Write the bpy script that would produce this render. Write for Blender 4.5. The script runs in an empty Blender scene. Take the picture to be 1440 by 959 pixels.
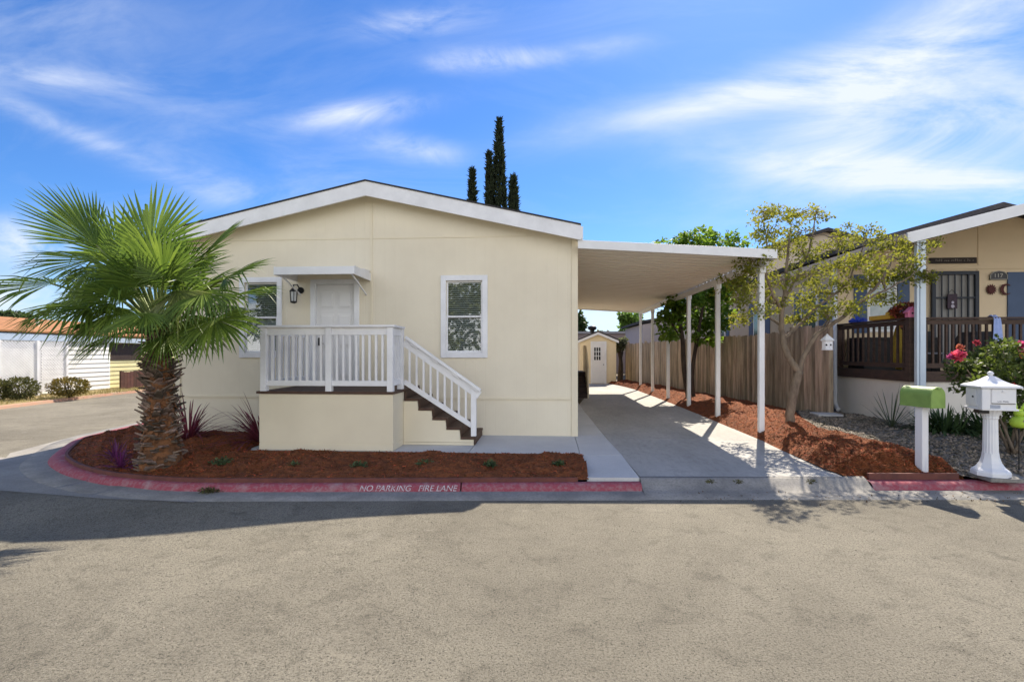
import bpy, math, random
import numpy as np
from mathutils import Vector, Matrix
rnd = random.Random(7)
rng = np.random.default_rng(11)
sc = bpy.context.scene
COL = sc.collection

# ------------------------------------------------------------------ camera, sky, sun, exposure
EYE = 1.85
FPX = 700.0                                   # focal length in pixels of a 1440 px wide picture
YAW = math.atan(45.0/FPX)
cam = bpy.data.cameras.new('camera')
cam.lens = 36.0*FPX/1440.0
cam.sensor_width = 36.0
cam.sensor_fit = 'HORIZONTAL'
cam.shift_y = 15.5/1440.0
cam.clip_start = 0.05
cam.clip_end = 3000
camo = bpy.data.objects.new('camera', cam)
COL.objects.link(camo)
camo.location = (0, 0, EYE)
camo.rotation_euler = (math.radians(90), 0, YAW)
sc.camera = camo

SUN_DIR = Vector((0.376, 0.88, 1.0)).normalized()      # towards the sun
SUN_EL = math.asin(SUN_DIR.z)
SUN_AZ = math.atan2(SUN_DIR.x, SUN_DIR.y)
sun = bpy.data.lights.new('sun', 'SUN')
sun.energy = 4.1
sun.angle = math.radians(0.5)
sun.color = (1.0, 0.90, 0.76)
suno = bpy.data.objects.new('sun', sun)
COL.objects.link(suno)
suno.location = (20, 40, 40)
suno.rotation_euler = (-SUN_DIR).to_track_quat('-Z', 'Y').to_euler()

SKY_STRENGTH = 0.14
EXPOSURE = 1.2
sc.view_settings.view_transform = 'Standard'
sc.view_settings.look = 'None'
sc.view_settings.gamma = 1.0
sc.view_settings.use_curve_mapping = False
sc.view_settings.exposure = EXPOSURE

S_, C_ = math.sin(YAW), math.cos(YAW)
def at(u, v, y):
    """point of the place seen at pixel u, v of the photograph, at the distance y along the street normal"""
    a = (u-720)/FPX; b = (495-v)/FPX
    dx, dy = a*C_-S_, a*S_+C_
    t = y/dy
    return Vector((dx*t, y, EYE+b*t))
def gr(u, v, z=0.0):
    a = (u-720)/FPX; b = (495-v)/FPX
    t = (z-EYE)/b
    return Vector(((a*C_-S_)*t, (a*S_+C_)*t, z))

# ------------------------------------------------------------------ node helpers
def N(nt, kind, **kw):
    n = nt.nodes.new(kind)
    for k, v in kw.items():
        if k == 'inp':
            for i, val in v.items():
                n.inputs[i].default_value = val
        else:
            setattr(n, k, v)
    return n

def math_node(nt, op, a, b=None, c=None, clamp=False):
    n = nt.nodes.new('ShaderNodeMath'); n.operation = op; n.use_clamp = clamp
    for i, x in enumerate((a, b, c)):
        if x is None: continue
        if isinstance(x, (int, float)): n.inputs[i].default_value = x
        else: nt.links.new(x, n.inputs[i])
    return n.outputs[0]

world = bpy.data.worlds.new('World')
sc.world = world
world.use_nodes = True
def build_sky():
    nt = world.node_tree
    nt.nodes.clear()
    L = nt.links.new
    sky = N(nt, 'ShaderNodeTexSky', sky_type='NISHITA')
    sky.sun_disc = False
    sky.sun_elevation = SUN_EL
    sky.sun_rotation = SUN_AZ
    sky.air_density = 1.0
    sky.dust_density = 0.25
    sky.ozone_density = 3.5
    sky.altitude = 100
    hs = N(nt, 'ShaderNodeHueSaturation', inp={'Saturation': 1.18, 'Value': 1.0, 'Hue': 0.5})
    L(sky.outputs[0], hs.inputs['Color'])
    tc = N(nt, 'ShaderNodeTexCoord')
    sep = N(nt, 'ShaderNodeSeparateXYZ'); L(tc.outputs['Generated'], sep.inputs[0])
    x, y, z = sep.outputs
    ay = math_node(nt, 'ADD', math_node(nt, 'ABSOLUTE', y), 0.02)
    a = math_node(nt, 'DIVIDE', x, ay)
    b = math_node(nt, 'DIVIDE', z, ay)
    comb = N(nt, 'ShaderNodeCombineXYZ'); L(a, comb.inputs[0]); L(b, comb.inputs[1])
    # wind-drawn cirrus texture
    def wisp(rot, sx, sy, scale, seed):
        mp = N(nt, 'ShaderNodeMapping')
        mp.inputs['Rotation'].default_value = (0, 0, rot)
        mp.inputs['Scale'].default_value = (sx, sy, 1)
        mp.inputs['Location'].default_value = (seed, seed*0.7, 0)
        L(comb.outputs[0], mp.inputs[0])
        nz = N(nt, 'ShaderNodeTexNoise', inp={'Scale': scale, 'Detail': 11.0, 'Roughness': 0.62, 'Distortion': 0.8})
        L(mp.outputs[0], nz.inputs['Vector'])
        return nz.outputs['Fac']
    w1 = wisp(0.30, 1.0, 3.2, 1.7, 2.3)
    w2 = wisp(-0.35, 1.0, 3.6, 2.2, 7.1)
    w3 = wisp(0.05, 1.0, 2.0, 5.0, 4.4)
    blobs = [  # u, v, half length px, half width px, tilt deg (image, up to the right), weight, which wisp
        (1270, 90, 170, 46, 38, 0.8, 0), (1330, 200, 190, 50, 14, 0.85, 0), (1010, 148, 150, 22, 10, 0.85, 0),
        (1400, 40, 100, 50, 50, 0.4, 0), (1280, 252, 190, 24, -7, 0.9, 1), (1150, 115, 110, 30, 20, 0.4, 0),
        (688, 93, 62, 12, 0, 0.9, 2), (505, 168, 66, 15, 6, 0.85, 2), (575, 214, 58, 14, -10, 0.7, 2),
        (110, 190, 150, 11, -24, 0.42, 1), (300, 262, 170, 22, -20, 0.24, 1), (90, 120, 120, 16, -8, 0.36, 1),
        (20, 345, 130, 26, 0, 0.85, 2), (20, 425, 170, 30, 0, 0.8, 2), (90, 40, 160, 50, -10, 0.2, 1),
        (590, 42, 80, 16, 5, 0.45, 2), (840, 78, 60, 14, 8, 0.3, 2), (380, 220, 220, 50, -15, 0.12, 1), (860, 445, 160, 30, 0, 0.7, 2),
    ]
    tot = {0: None, 1: None, 2: None}
    for (u, v, su, sv, tilt, wgt, k) in blobs:
        aa = (u-720)/FPX; bb = (495-v)/FPX
        dx, dy = aa*C_-S_, aa*S_+C_
        a0, b0 = dx/dy, bb/dy
        ra, rb = su/FPX, sv/FPX
        ct, st = math.cos(math.radians(tilt)), math.sin(math.radians(tilt))
        da = math_node(nt, 'SUBTRACT', a, a0); db = math_node(nt, 'SUBTRACT', b, b0)
        p = math_node(nt, 'ADD', math_node(nt, 'MULTIPLY', da, ct/ra), math_node(nt, 'MULTIPLY', db, st/ra))
        q = math_node(nt, 'ADD', math_node(nt, 'MULTIPLY', da, -st/rb), math_node(nt, 'MULTIPLY', db, ct/rb))
        r2 = math_node(nt, 'ADD', math_node(nt, 'MULTIPLY', p, p), math_node(nt, 'MULTIPLY', q, q))
        g = math_node(nt, 'MULTIPLY', math_node(nt, 'EXPONENT', math_node(nt, 'MULTIPLY', r2, -0.7)), wgt)
        tot[k] = g if tot[k] is None else math_node(nt, 'ADD', tot[k], g)
    cl = None
    for k, w in ((0, w1), (1, w2), (2, w3)):
        # soft: the mask lifts the wisps over the threshold
        s = math_node(nt, 'MULTIPLY', tot[k], math_node(nt, 'MULTIPLY_ADD', w, 3.4, -1.05))
        cl = s if cl is None else math_node(nt, 'ADD', cl, s)
    up = math_node(nt, 'GREATER_THAN', y, 0.0)
    cl = math_node(nt, 'MULTIPLY', cl, up)
    # thin general veil
    veil = math_node(nt, 'MULTIPLY', math_node(nt, 'SUBTRACT', w2, 0.45, clamp=True), 0.35)
    cl = math_node(nt, 'ADD', cl, veil)
    cl = math_node(nt, 'MINIMUM', math_node(nt, 'MAXIMUM', cl, 0.0), 0.92)
    mix = N(nt, 'ShaderNodeMixRGB')
    tint = N(nt, 'ShaderNodeMixRGB', blend_type='MULTIPLY', inp={0: 1.0})
    tint.inputs[2].default_value = (0.315, 0.405, 0.53, 1)
    L(hs.outputs[0], tint.inputs[1])
    L(cl, mix.inputs[0]); L(tint.outputs[0], mix.inputs[1])
    mix.inputs[2].default_value = (2.9, 3.1, 3.5, 1)
    # unseen broken bright cloud, added behind the camera to light the shaded facade
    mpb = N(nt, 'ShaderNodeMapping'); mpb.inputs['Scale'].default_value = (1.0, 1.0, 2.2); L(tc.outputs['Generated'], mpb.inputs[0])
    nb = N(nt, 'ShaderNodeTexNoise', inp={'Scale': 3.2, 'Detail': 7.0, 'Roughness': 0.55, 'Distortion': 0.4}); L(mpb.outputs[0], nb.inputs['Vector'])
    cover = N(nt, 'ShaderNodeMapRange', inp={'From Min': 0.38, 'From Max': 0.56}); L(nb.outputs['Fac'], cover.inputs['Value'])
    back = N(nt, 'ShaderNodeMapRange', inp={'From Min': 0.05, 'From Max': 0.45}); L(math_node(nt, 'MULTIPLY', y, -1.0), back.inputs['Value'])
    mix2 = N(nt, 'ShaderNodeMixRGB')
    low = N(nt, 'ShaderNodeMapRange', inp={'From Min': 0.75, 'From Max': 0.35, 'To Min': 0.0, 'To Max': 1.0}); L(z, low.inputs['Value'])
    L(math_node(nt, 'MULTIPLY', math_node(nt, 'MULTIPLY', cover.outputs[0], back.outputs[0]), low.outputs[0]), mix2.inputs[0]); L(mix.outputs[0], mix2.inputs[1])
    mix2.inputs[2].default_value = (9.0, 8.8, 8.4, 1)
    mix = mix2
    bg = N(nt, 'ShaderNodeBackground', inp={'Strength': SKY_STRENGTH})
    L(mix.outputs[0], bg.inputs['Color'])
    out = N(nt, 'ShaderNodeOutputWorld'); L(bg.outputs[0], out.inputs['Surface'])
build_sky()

# ------------------------------------------------------------------ materials
MATS = {}
def mat(name, c1, c2=None, scale=3.0, rough=0.7, bump=0.0, bscale=40.0, spec=0.3, detail=6.0, metal=0.0,
        stretch=(1, 1, 1), fac=(0.35, 0.65), fine=None, island=0.0, transl=0.0, tcol=None, groove=None, grooveaxis=0):
    if name in MATS: return MATS[name]
    m = bpy.data.materials.new(name); m.use_nodes = True
    nt = m.node_tree; L = nt.links.new
    pb = nt.nodes['Principled BSDF']
    pb.inputs['Roughness'].default_value = rough
    pb.inputs['Metallic'].default_value = metal
    pb.inputs['Specular IOR Level'].default_value = spec
    tc = N(nt, 'ShaderNodeTexCoord')
    mp = N(nt, 'ShaderNodeMapping'); mp.inputs['Scale'].default_value = stretch
    L(tc.outputs['Object'], mp.inputs[0])
    c2 = c2 or tuple(x*0.9 for x in c1)
    nz = N(nt, 'ShaderNodeTexNoise', inp={'Scale': scale, 'Detail': detail, 'Roughness': 0.6})
    L(mp.outputs[0], nz.inputs['Vector'])
    mr = N(nt, 'ShaderNodeMapRange', inp={'From Min': fac[0], 'From Max': fac[1]}); L(nz.outputs['Fac'], mr.inputs['Value'])
    mx = N(nt, 'ShaderNodeMixRGB'); mx.inputs[1].default_value = (*c1, 1); mx.inputs[2].default_value = (*c2, 1)
    L(mr.outputs[0], mx.inputs[0])
    col = mx.outputs[0]
    if fine:                                   # (scale, colour, amount) fine speckle
        n2 = N(nt, 'ShaderNodeTexNoise', inp={'Scale': fine[0], 'Detail': 3.0, 'Roughness': 0.7}); L(mp.outputs[0], n2.inputs['Vector'])
        m2 = N(nt, 'ShaderNodeMapRange', inp={'From Min': 0.45, 'From Max': 0.7, 'To Max': fine[2]}); L(n2.outputs['Fac'], m2.inputs['Value'])
        x2 = N(nt, 'ShaderNodeMixRGB'); x2.inputs[2].default_value = (*fine[1], 1)
        L(m2.outputs[0], x2.inputs[0]); L(col, x2.inputs[1]); col = x2.outputs[0]
    if island:
        ge = N(nt, 'ShaderNodeNewGeometry')
        hv = N(nt, 'ShaderNodeHueSaturation')
        r = N(nt, 'ShaderNodeMapRange', inp={'To Min': 1-island, 'To Max': 1+island}); L(ge.outputs['Random Per Island'], r.inputs['Value'])
        L(r.outputs[0], hv.inputs['Value'])
        r2 = N(nt, 'ShaderNodeMapRange', inp={'To Min': 0.5+island*0.03, 'To Max': 0.5-island*0.03}); L(ge.outputs['Random Per Island'], r2.inputs['Value'])
        L(r2.outputs[0], hv.inputs['Hue']); L(col, hv.inputs['Color']); col = hv.outputs[0]
    L(col, pb.inputs['Base Color'])
    h = None
    if bump:
        nb = N(nt, 'ShaderNodeTexNoise', inp={'Scale': bscale, 'Detail': 5.0, 'Roughness': 0.65}); L(mp.outputs[0], nb.inputs['Vector'])
        bp = N(nt, 'ShaderNodeBump', inp={'Strength': bump, 'Distance': 0.02}); L(nb.outputs['Fac'], bp.inputs['Height'])
        h = bp
    if groove:                                 # narrow grooves every 'groove' metres along an axis, as in panel siding
        sp = N(nt, 'ShaderNodeSeparateXYZ'); L(tc.outputs['Object'], sp.inputs[0])
        fr = math_node(nt, 'FRACT', math_node(nt, 'DIVIDE', sp.outputs[grooveaxis], groove))
        d = math_node(nt, 'ABSOLUTE', math_node(nt, 'SUBTRACT', fr, 0.5))
        g = math_node(nt, 'MULTIPLY', math_node(nt, 'SUBTRACT', d, 0.46, clamp=True), 25.0)
        b2 = N(nt, 'ShaderNodeBump', invert=True, inp={'Strength': 0.28, 'Distance': 0.010}); L(g, b2.inputs['Height'])
        if h: L(h.outputs[0], b2.inputs['Normal'])
        h = b2
    if h: L(h.outputs[0], pb.inputs['Normal'])
    if transl:
        tb = N(nt, 'ShaderNodeBsdfTranslucent')
        if tcol: tb.inputs[0].default_value = (*tcol, 1)
        else: L(col, tb.inputs[0])
        ms = N(nt, 'ShaderNodeMixShader', inp={0: transl})
        L(pb.outputs[0], ms.inputs[1]); L(tb.outputs[0], ms.inputs[2])
        L(ms.outputs[0], nt.nodes['Material Output'].inputs[0])
    MATS[name] = m
    return m

def glass_mat(name, tint, refl=0.22):
    m = bpy.data.materials.new(name); m.use_nodes = True
    nt = m.node_tree; L = nt.links.new
    nt.nodes.remove(nt.nodes['Principled BSDF'])
    tr = N(nt, 'ShaderNodeBsdfTransparent'); tr.inputs[0].default_value = (*tint, 1)
    gl = N(nt, 'ShaderNodeBsdfGlossy', inp={'Roughness': 0.02}); gl.inputs[0].default_value = (0.95, 0.97, 1, 1)
    fr = N(nt, 'ShaderNodeFresnel', inp={'IOR': 1.5})
    f = math_node(nt, 'ADD', fr.outputs[0], refl)
    tc = N(nt, 'ShaderNodeTexCoord')
    nz = N(nt, 'ShaderNodeTexNoise', inp={'Scale': 1.6, 'Detail': 1.0}); L(tc.outputs['Object'], nz.inputs['Vector'])
    bp = N(nt, 'ShaderNodeBump', inp={'Strength': 0.06, 'Distance': 0.02}); L(nz.outputs['Fac'], bp.inputs['Height'])
    L(bp.outputs[0], gl.inputs['Normal'])
    ms = N(nt, 'ShaderNodeMixShader'); L(f, ms.inputs[0]); L(tr.outputs[0], ms.inputs[1]); L(gl.outputs[0], ms.inputs[2])
    L(ms.outputs[0], nt.nodes['Material Output'].inputs[0])
    MATS[name] = m
    return m

cream = mat('cream siding', (0.80, 0.725, 0.56), (0.74, 0.665, 0.51), 0.9, 0.75, 0.12, 90, groove=0.203)
cream_plain = mat('cream skirting', (0.78, 0.70, 0.525), (0.73, 0.65, 0.485), 1.2, 0.75, 0.12, 90)
white = mat('white paint', (0.84, 0.84, 0.84), (0.72, 0.72, 0.72), 2.2, 0.5, 0.05, 60)
white_metal = mat('white aluminium', (0.80, 0.80, 0.79), (0.74, 0.74, 0.73), 3.0, 0.42, 0.03, 30)
deckbrown = mat('brown decking', (0.10, 0.055, 0.035), (0.07, 0.038, 0.026), 8, 0.6, 0.2, 60, stretch=(1, 6, 1))
shingle = mat('dark shingle', (0.035, 0.033, 0.035), (0.06, 0.055, 0.055), 14, 0.9, 0.5, 60)
black = mat('black metal', (0.012, 0.012, 0.013), (0.02, 0.02, 0.02), 10, 0.4, 0.05, 60)
dark = mat('dark interior', (0.015, 0.017, 0.02), (0.02, 0.02, 0.025), 3, 0.9)
blindm = mat('window blind', (0.78, 0.79, 0.78), (0.72, 0.73, 0.72), 5, 0.6)
pane = glass_mat('window glass', (0.66, 0.72, 0.72), 0.10)
concrete = mat('driveway concrete', (0.46, 0.445, 0.41), (0.36, 0.35, 0.32), 0.9, 0.85, 0.22, 120, fine=(9, (0.25, 0.24, 0.225), 0.45), stretch=(1.6, 0.6, 1))
walkconc = mat('walkway concrete', (0.60, 0.60, 0.585), (0.51, 0.51, 0.50), 1.2, 0.85, 0.12, 140, fine=(40, (0.33, 0.33, 0.33), 0.25))
guttconc = mat('gutter concrete', (0.34, 0.32, 0.285), (0.22, 0.21, 0.19), 2.2, 0.9, 0.3, 90, fine=(35, (0.13, 0.12, 0.11), 0.5))
redpaint = mat('worn red kerb paint', (0.31, 0.065, 0.085), (0.36, 0.24, 0.24), 4, 0.8, 0.3, 60, fac=(0.54, 0.74), fine=(22, (0.36, 0.27, 0.27), 0.5))
edgem = mat('red stained edging board', (0.17, 0.06, 0.045), (0.11, 0.045, 0.038), 6, 0.8, 0.3, 50)
fencem = mat('weathered fence boards', (0.50, 0.405, 0.29), (0.24, 0.185, 0.13), 2.2, 0.9, 0.5, 30, stretch=(5, 5, 0.5), island=0.38)
barkm = mat('smooth grey bark', (0.25, 0.195, 0.14), (0.12, 0.092, 0.068), 9, 0.85, 0.35, 30, stretch=(1, 1, 0.4))
darkbark = mat('dark bark', (0.075, 0.055, 0.04), (0.04, 0.03, 0.024), 9, 0.9, 0.5, 30, stretch=(1, 1, 0.4))

# ------------------------------------------------------------------ object helpers
ORG = {}
def tag(o, label=None, cat=None, group=None, kind=None):
    if label: o['label'] = label
    if cat: o['category'] = cat
    if group: o['group'] = group
    if kind: o['kind'] = kind
    return o

def thing(name, label, cat, loc, group=None):
    o = bpy.data.objects.new(name, None)
    COL.objects.link(o)
    o.location = loc
    o.empty_display_size = 0.2
    ORG[o.name] = Vector(loc)
    return tag(o, label, cat, group)

class MB:
    """collects shapes in world coordinates; build() links them as one mesh object"""
    def __init__(s): s.v = []; s.f = []; s.m = []
    def add(s, vs, fs, m=0):
        n = len(s.v)
        s.v += [tuple(v) for v in vs]
        s.f += [tuple(i+n for i in f) for f in fs]
        s.m += [m]*len(fs)
        return s
    def box(s, x0, x1, y0, y1, z0, z1, m=0):
        vs = [(x0,y0,z0),(x1,y0,z0),(x1,y1,z0),(x0,y1,z0),(x0,y0,z1),(x1,y0,z1),(x1,y1,z1),(x0,y1,z1)]
        return s.add(vs, [(0,3,2,1),(4,5,6,7),(0,1,5,4),(1,2,6,5),(2,3,7,6),(3,0,4,7)], m)
    def obox(s, c, ex, ey, ez, m=0):
        c, ex, ey, ez = Vector(c), Vector(ex), Vector(ey), Vector(ez)
        vs = [c-ex-ey-ez, c+ex-ey-ez, c+ex+ey-ez, c-ex+ey-ez, c-ex-ey+ez, c+ex-ey+ez, c+ex+ey+ez, c-ex+ey+ez]
        return s.add(vs, [(0,3,2,1),(4,5,6,7),(0,1,5,4),(1,2,6,5),(2,3,7,6),(3,0,4,7)], m)
    def bar(s, p0, p1, w, h, up=(0,0,1), m=0):
        p0, p1 = Vector(p0), Vector(p1); d = (p1-p0); L = d.length; d.normalize()
        up = Vector(up); side = d.cross(up)
        if side.length < 1e-4: side = d.cross(Vector((1,0,0)))
        side.normalize(); u2 = side.cross(d).normalized()
        return s.obox((p0+p1)/2, d*L/2, side*w/2, u2*h/2, m)
    def tube(s, pts, rad, n=8, m=0, cap=True):
        pts = [Vector(p) for p in pts]
        if isinstance(rad, (int, float)): rad = [rad]*len(pts)
        vs = []; fs = []
        ref = Vector((0.3, 0.9, 0.2))
        for i, p in enumerate(pts):
            d = (pts[min(i+1, len(pts)-1)]-pts[max(i-1, 0)]).normalized()
            a = d.cross(ref)
            if a.length < 1e-3: a = d.cross(Vector((1,0,0)))
            a.normalize(); b = d.cross(a)
            for k in range(n):
                t = 2*math.pi*k/n
                vs.append(p+(a*math.cos(t)+b*math.sin(t))*rad[i])
        for i in range(len(pts)-1):
            for k in range(n):
                k2 = (k+1) % n
                fs.append((i*n+k, i*n+k2, (i+1)*n+k2, (i+1)*n+k))
        if cap:
            fs.append(tuple(range(n))[::-1]); fs.append(tuple((len(pts)-1)*n+k for k in range(n)))
        return s.add(vs, fs, m)
    def lathe(s, prof, c, n=20, m=0, sq=None, flute=0.0):
        c = Vector(c); vs = []; fs = []
        for (r, z) in prof:
            for k in range(n):
                t = 2*math.pi*k/n
                rr = r*(1-flute*(k % 2)) if flute else r
                vs.append(c+Vector((rr*math.cos(t), rr*math.sin(t), z)))
        for i in range(len(prof)-1):
            for k in range(n):
                k2 = (k+1) % n
                fs.append((i*n+k, i*n+k2, (i+1)*n+k2, (i+1)*n+k))
        fs.append(tuple(range(n))[::-1]); fs.append(tuple((len(prof)-1)*n+k for k in range(n)))
        return s.add(vs, fs, m)
    def prism(s, poly, ext, m=0):
        """poly: list of 3d points, extruded by the vector ext"""
        ext = Vector(ext); n = len(poly); p = [Vector(q) for q in poly]
        vs = p+[q+ext for q in p]
        fs = [tuple(range(n))[::-1], tuple(range(n, 2*n))]
        for i in range(n):
            j = (i+1) % n
            fs.append((i, j, n+j, n+i))
        return s.add(vs, fs, m)
    def grid(s, rows, m=0):
        n = len(rows[0]); vs = [p for r in rows for p in r]; fs = []
        for i in range(len(rows)-1):
            for k in range(n-1):
                fs.append((i*n+k, i*n+k+1, (i+1)*n+k+1, (i+1)*n+k))
        return s.add(vs, fs, m)
    def build(s, name, mats, parent=None, origin=None, smooth=False, bevel=0.0):
        if parent is not None: origin = ORG[parent.name]
        origin = Vector(origin) if origin is not None else Vector((0, 0, 0))
        me = bpy.data.meshes.new(name)
        me.from_pydata([tuple(Vector(v)-origin) for v in s.v], [], s.f)
        for m in (mats if isinstance(mats, (list, tuple)) else [mats]): me.materials.append(m)
        me.polygons.foreach_set('material_index', s.m)
        if smooth: me.polygons.foreach_set('use_smooth', [True]*len(s.f))
        me.update()
        import bmesh
        bm = bmesh.new(); bm.from_mesh(me); bmesh.ops.recalc_face_normals(bm, faces=bm.faces); bm.to_mesh(me); bm.free()
        o = bpy.data.objects.new(name, me)
        COL.objects.link(o)
        if parent is not None: o.parent = parent
        else: o.location = origin
        ORG[o.name] = origin
        if bevel:
            b = o.modifiers.new('bevel', 'BEVEL'); b.width = bevel; b.segments = 2; b.limit_method = 'ANGLE'
        return o

def mesh_np(name, V, F, mats, parent=None, origin=None, mi=None, smooth=False):
    """V (n,3) floats, F (k,q) ints -> one mesh object"""
    if parent is not None: origin = ORG[parent.name]
    org = np.array(origin if origin is not None else (0, 0, 0), dtype=float)
    V = np.asarray(V, float)-org; F = np.asarray(F, np.int32)
    me = bpy.data.meshes.new(name)
    k, q = F.shape
    me.vertices.add(len(V)); me.vertices.foreach_set('co', V.astype(np.float32).ravel())
    me.loops.add(k*q); me.loops.foreach_set('vertex_index', F.ravel())
    me.polygons.add(k); me.polygons.foreach_set('loop_start', np.arange(0, k*q, q, dtype=np.int32))
    for m in (mats if isinstance(mats, (list, tuple)) else [mats]): me.materials.append(m)
    if mi is not None: me.polygons.foreach_set('material_index', np.asarray(mi, np.int32))
    if smooth: me.polygons.foreach_set('use_smooth', np.ones(k, bool))
    me.update(calc_edges=True); me.validate()
    o = bpy.data.objects.new(name, me); COL.objects.link(o)
    if parent is not None: o.parent = parent
    else: o.location = tuple(org)
    ORG[o.name] = Vector(tuple(org))
    return o

def unit(a): return a/np.maximum(np.linalg.norm(a, axis=-1, keepdims=True), 1e-9)

def leaf_quads(P, size, up=0.4, aspect=0.45, fold=0.12, outward=None, droop=0.0, jitter=0.35):
    """leaf-shaped quads at points P: base, side, tip, side"""
    n = len(P)
    d = rng.normal(size=(n, 3)); d[:, 2] -= droop
    if outward is not None: d = d*0.8+outward*1.2
    d = unit(d)
    nn = unit(rng.normal(size=(n, 3))+np.array([0, 0, up*2.5]))
    s = unit(np.cross(d, nn)); nn = np.cross(s, d)
    L = size*(1+jitter*rng.uniform(-1, 1, size=(n, 1))); W = L*aspect
    V = np.stack([P, P+d*L*0.45+s*W/2+nn*L*fold, P+d*L, P+d*L*0.45-s*W/2+nn*L*fold], 1).reshape(-1, 3)
    F = np.arange(4*n).reshape(n, 4)
    return V, F

def sphere_pts(n, shell=0.5):
    d = unit(rng.normal(size=(n, 3)))
    r = (shell+(1-shell)*rng.uniform(0, 1, size=(n, 1)))**0.6
    return d*r, d
# ================================================================== THE SETTING
def smooth_line(pts, n):
    """resample a polyline to n points by arc length after Catmull-Rom smoothing"""
    pts = [np.array(p, float) for p in pts]
    q = []
    for i in range(len(pts)-1):
        p0 = pts[max(i-1, 0)]; p1 = pts[i]; p2 = pts[i+1]; p3 = pts[min(i+2, len(pts)-1)]
        for t in np.linspace(0, 1, 9)[:-1]:
            q.append(0.5*((2*p1)+(-p0+p2)*t+(2*p0-5*p1+4*p2-p3)*t*t+(-p0+3*p1-3*p2+p3)*t**3))
    q.append(pts[-1]); q = np.array(q)
    s = np.r_[0, np.cumsum(np.linalg.norm(np.diff(q, axis=0), axis=1))]
    si = np.linspace(0, s[-1], n)
    return np.stack([np.interp(si, s, q[:, k]) for k in range(q.shape[1])], 1)

def struct(o): o['kind'] = 'structure'; return o

dirt = mat('bare soil', (0.20, 0.16, 0.11), (0.14, 0.115, 0.08), 1.5, 0.95, 0.3, 30)
struct(MB().grid([[(-900, -900, -0.3), (900, -900, -0.3)], [(-900, 900, -0.3), (900, 900, -0.3)]]).build('ground', dirt))

# weathered asphalt
def asphalt_mat():
    m = bpy.data.materials.new('weathered asphalt'); m.use_nodes = True
    nt = m.node_tree; L = nt.links.new
    pb = nt.nodes['Principled BSDF']; pb.inputs['Roughness'].default_value = 0.92; pb.inputs['Specular IOR Level'].default_value = 0.2
    tc = N(nt, 'ShaderNodeTexCoord')
    def nz(scale, det, rough=0.6, dist=0.0, st=(1, 1, 1)):
        mp = N(nt, 'ShaderNodeMapping'); mp.inputs['Scale'].default_value = st; L(tc.outputs['Object'], mp.inputs[0])
        n = N(nt, 'ShaderNodeTexNoise', inp={'Scale': scale, 'Detail': det, 'Roughness': rough, 'Distortion': dist}); L(mp.outputs[0], n.inputs['Vector'])
        return n.outputs['Fac']
    def mixc(fac, a, b):
        x = N(nt, 'ShaderNodeMixRGB'); L(fac, x.inputs[0])
        for i, c in ((1, a), (2, b)):
            if isinstance(c, tuple): x.inputs[i].default_value = (*c, 1)
            else: L(c, x.inputs[i])
        return x.outputs[0]
    def rng_(f, a, b, lo=0.0, hi=1.0):
        r = N(nt, 'ShaderNodeMapRange', inp={'From Min': a, 'From Max': b, 'To Min': lo, 'To Max': hi}); L(f, r.inputs['Value']); return r.outputs[0]
    c = mixc(rng_(nz(0.35, 6, 0.65, 0.6), 0.40, 0.60), (0.255, 0.232, 0.180), (0.175, 0.158, 0.122))
    c = mixc(rng_(nz(1.6, 7, 0.68, 0.4, (0.6, 1.4, 1)), 0.50, 0.68, 0, 0.6), c, (0.25, 0.228, 0.175))
    c = mixc(rng_(nz(3.5, 6, 0.7, 0.5), 0.53, 0.68, 0, 0.55), c, (0.095, 0.086, 0.066))
    c = mixc(rng_(nz(62, 4, 0.8), 0.50, 0.62, 0, 0.9), c, (0.055, 0.050, 0.040))
    c = mixc(rng_(nz(130, 2, 0.7), 0.55, 0.68, 0, 0.7), c, (0.36, 0.335, 0.27))
    c = mixc(rng_(nz(19, 6, 0.8), 0.54, 0.70, 0, 0.6), c, (0.075, 0.068, 0.053))
    c = mixc(rng_(nz(9, 7, 0.75, 0.6), 0.58, 0.72, 0, 0.5), c, (0.085, 0.076, 0.06))
    # pale scuffs
    c = mixc(rng_(nz(0.9, 9, 0.72, 1.2, (0.8, 2.2, 1)), 0.62, 0.72, 0, 0.55), c, (0.38, 0.35, 0.29))
    L(c, pb.inputs['Base Color'])
    b1 = N(nt, 'ShaderNodeBump', inp={'Strength': 0.9, 'Distance': 0.016}); L(nz(60, 5, 0.8), b1.inputs['Height'])
    b2 = N(nt, 'ShaderNodeBump', inp={'Strength': 0.35, 'Distance': 0.03}); L(nz(5, 6, 0.6), b2.inputs['Height']); L(b1.outputs[0], b2.inputs['Normal'])
    L(b2.outputs[0], pb.inputs['Normal'])
    return m
asphalt = asphalt_mat()
rd = MB()
def sstep(t): t = min(1, max(0, t)); return t*t*(3-2*t)
def roadz(x, y): return -0.12*sstep((-0.6-x)/4.4)*sstep((6.0-y)/1.1) if x > -12 else -0.12*sstep((6.0-y)/1.1)
gx = [-19.5, -16, -12]+[-10+0.6*i for i in range(18)]+[1, 4, 10, 25, 60]
gy = [-15, -10, -5, 0, 2, 3, 4]+[4.6+0.15*i for i in range(12)]+[6.6, 7.4]
rd.grid([[(x, y+(0.064*(x+8) if y > 7 and x > -8 else 0), roadz(x, y)) for x in gx] for y in gy])
rd.add([(-19.5, 7.4, 0), (-7.9, 7.4, 0), (-9.2, 60, 0), (-19.5, 60, 0)], [(0, 1, 2, 3)])
struct(rd.build('road', asphalt, smooth=True))

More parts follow.
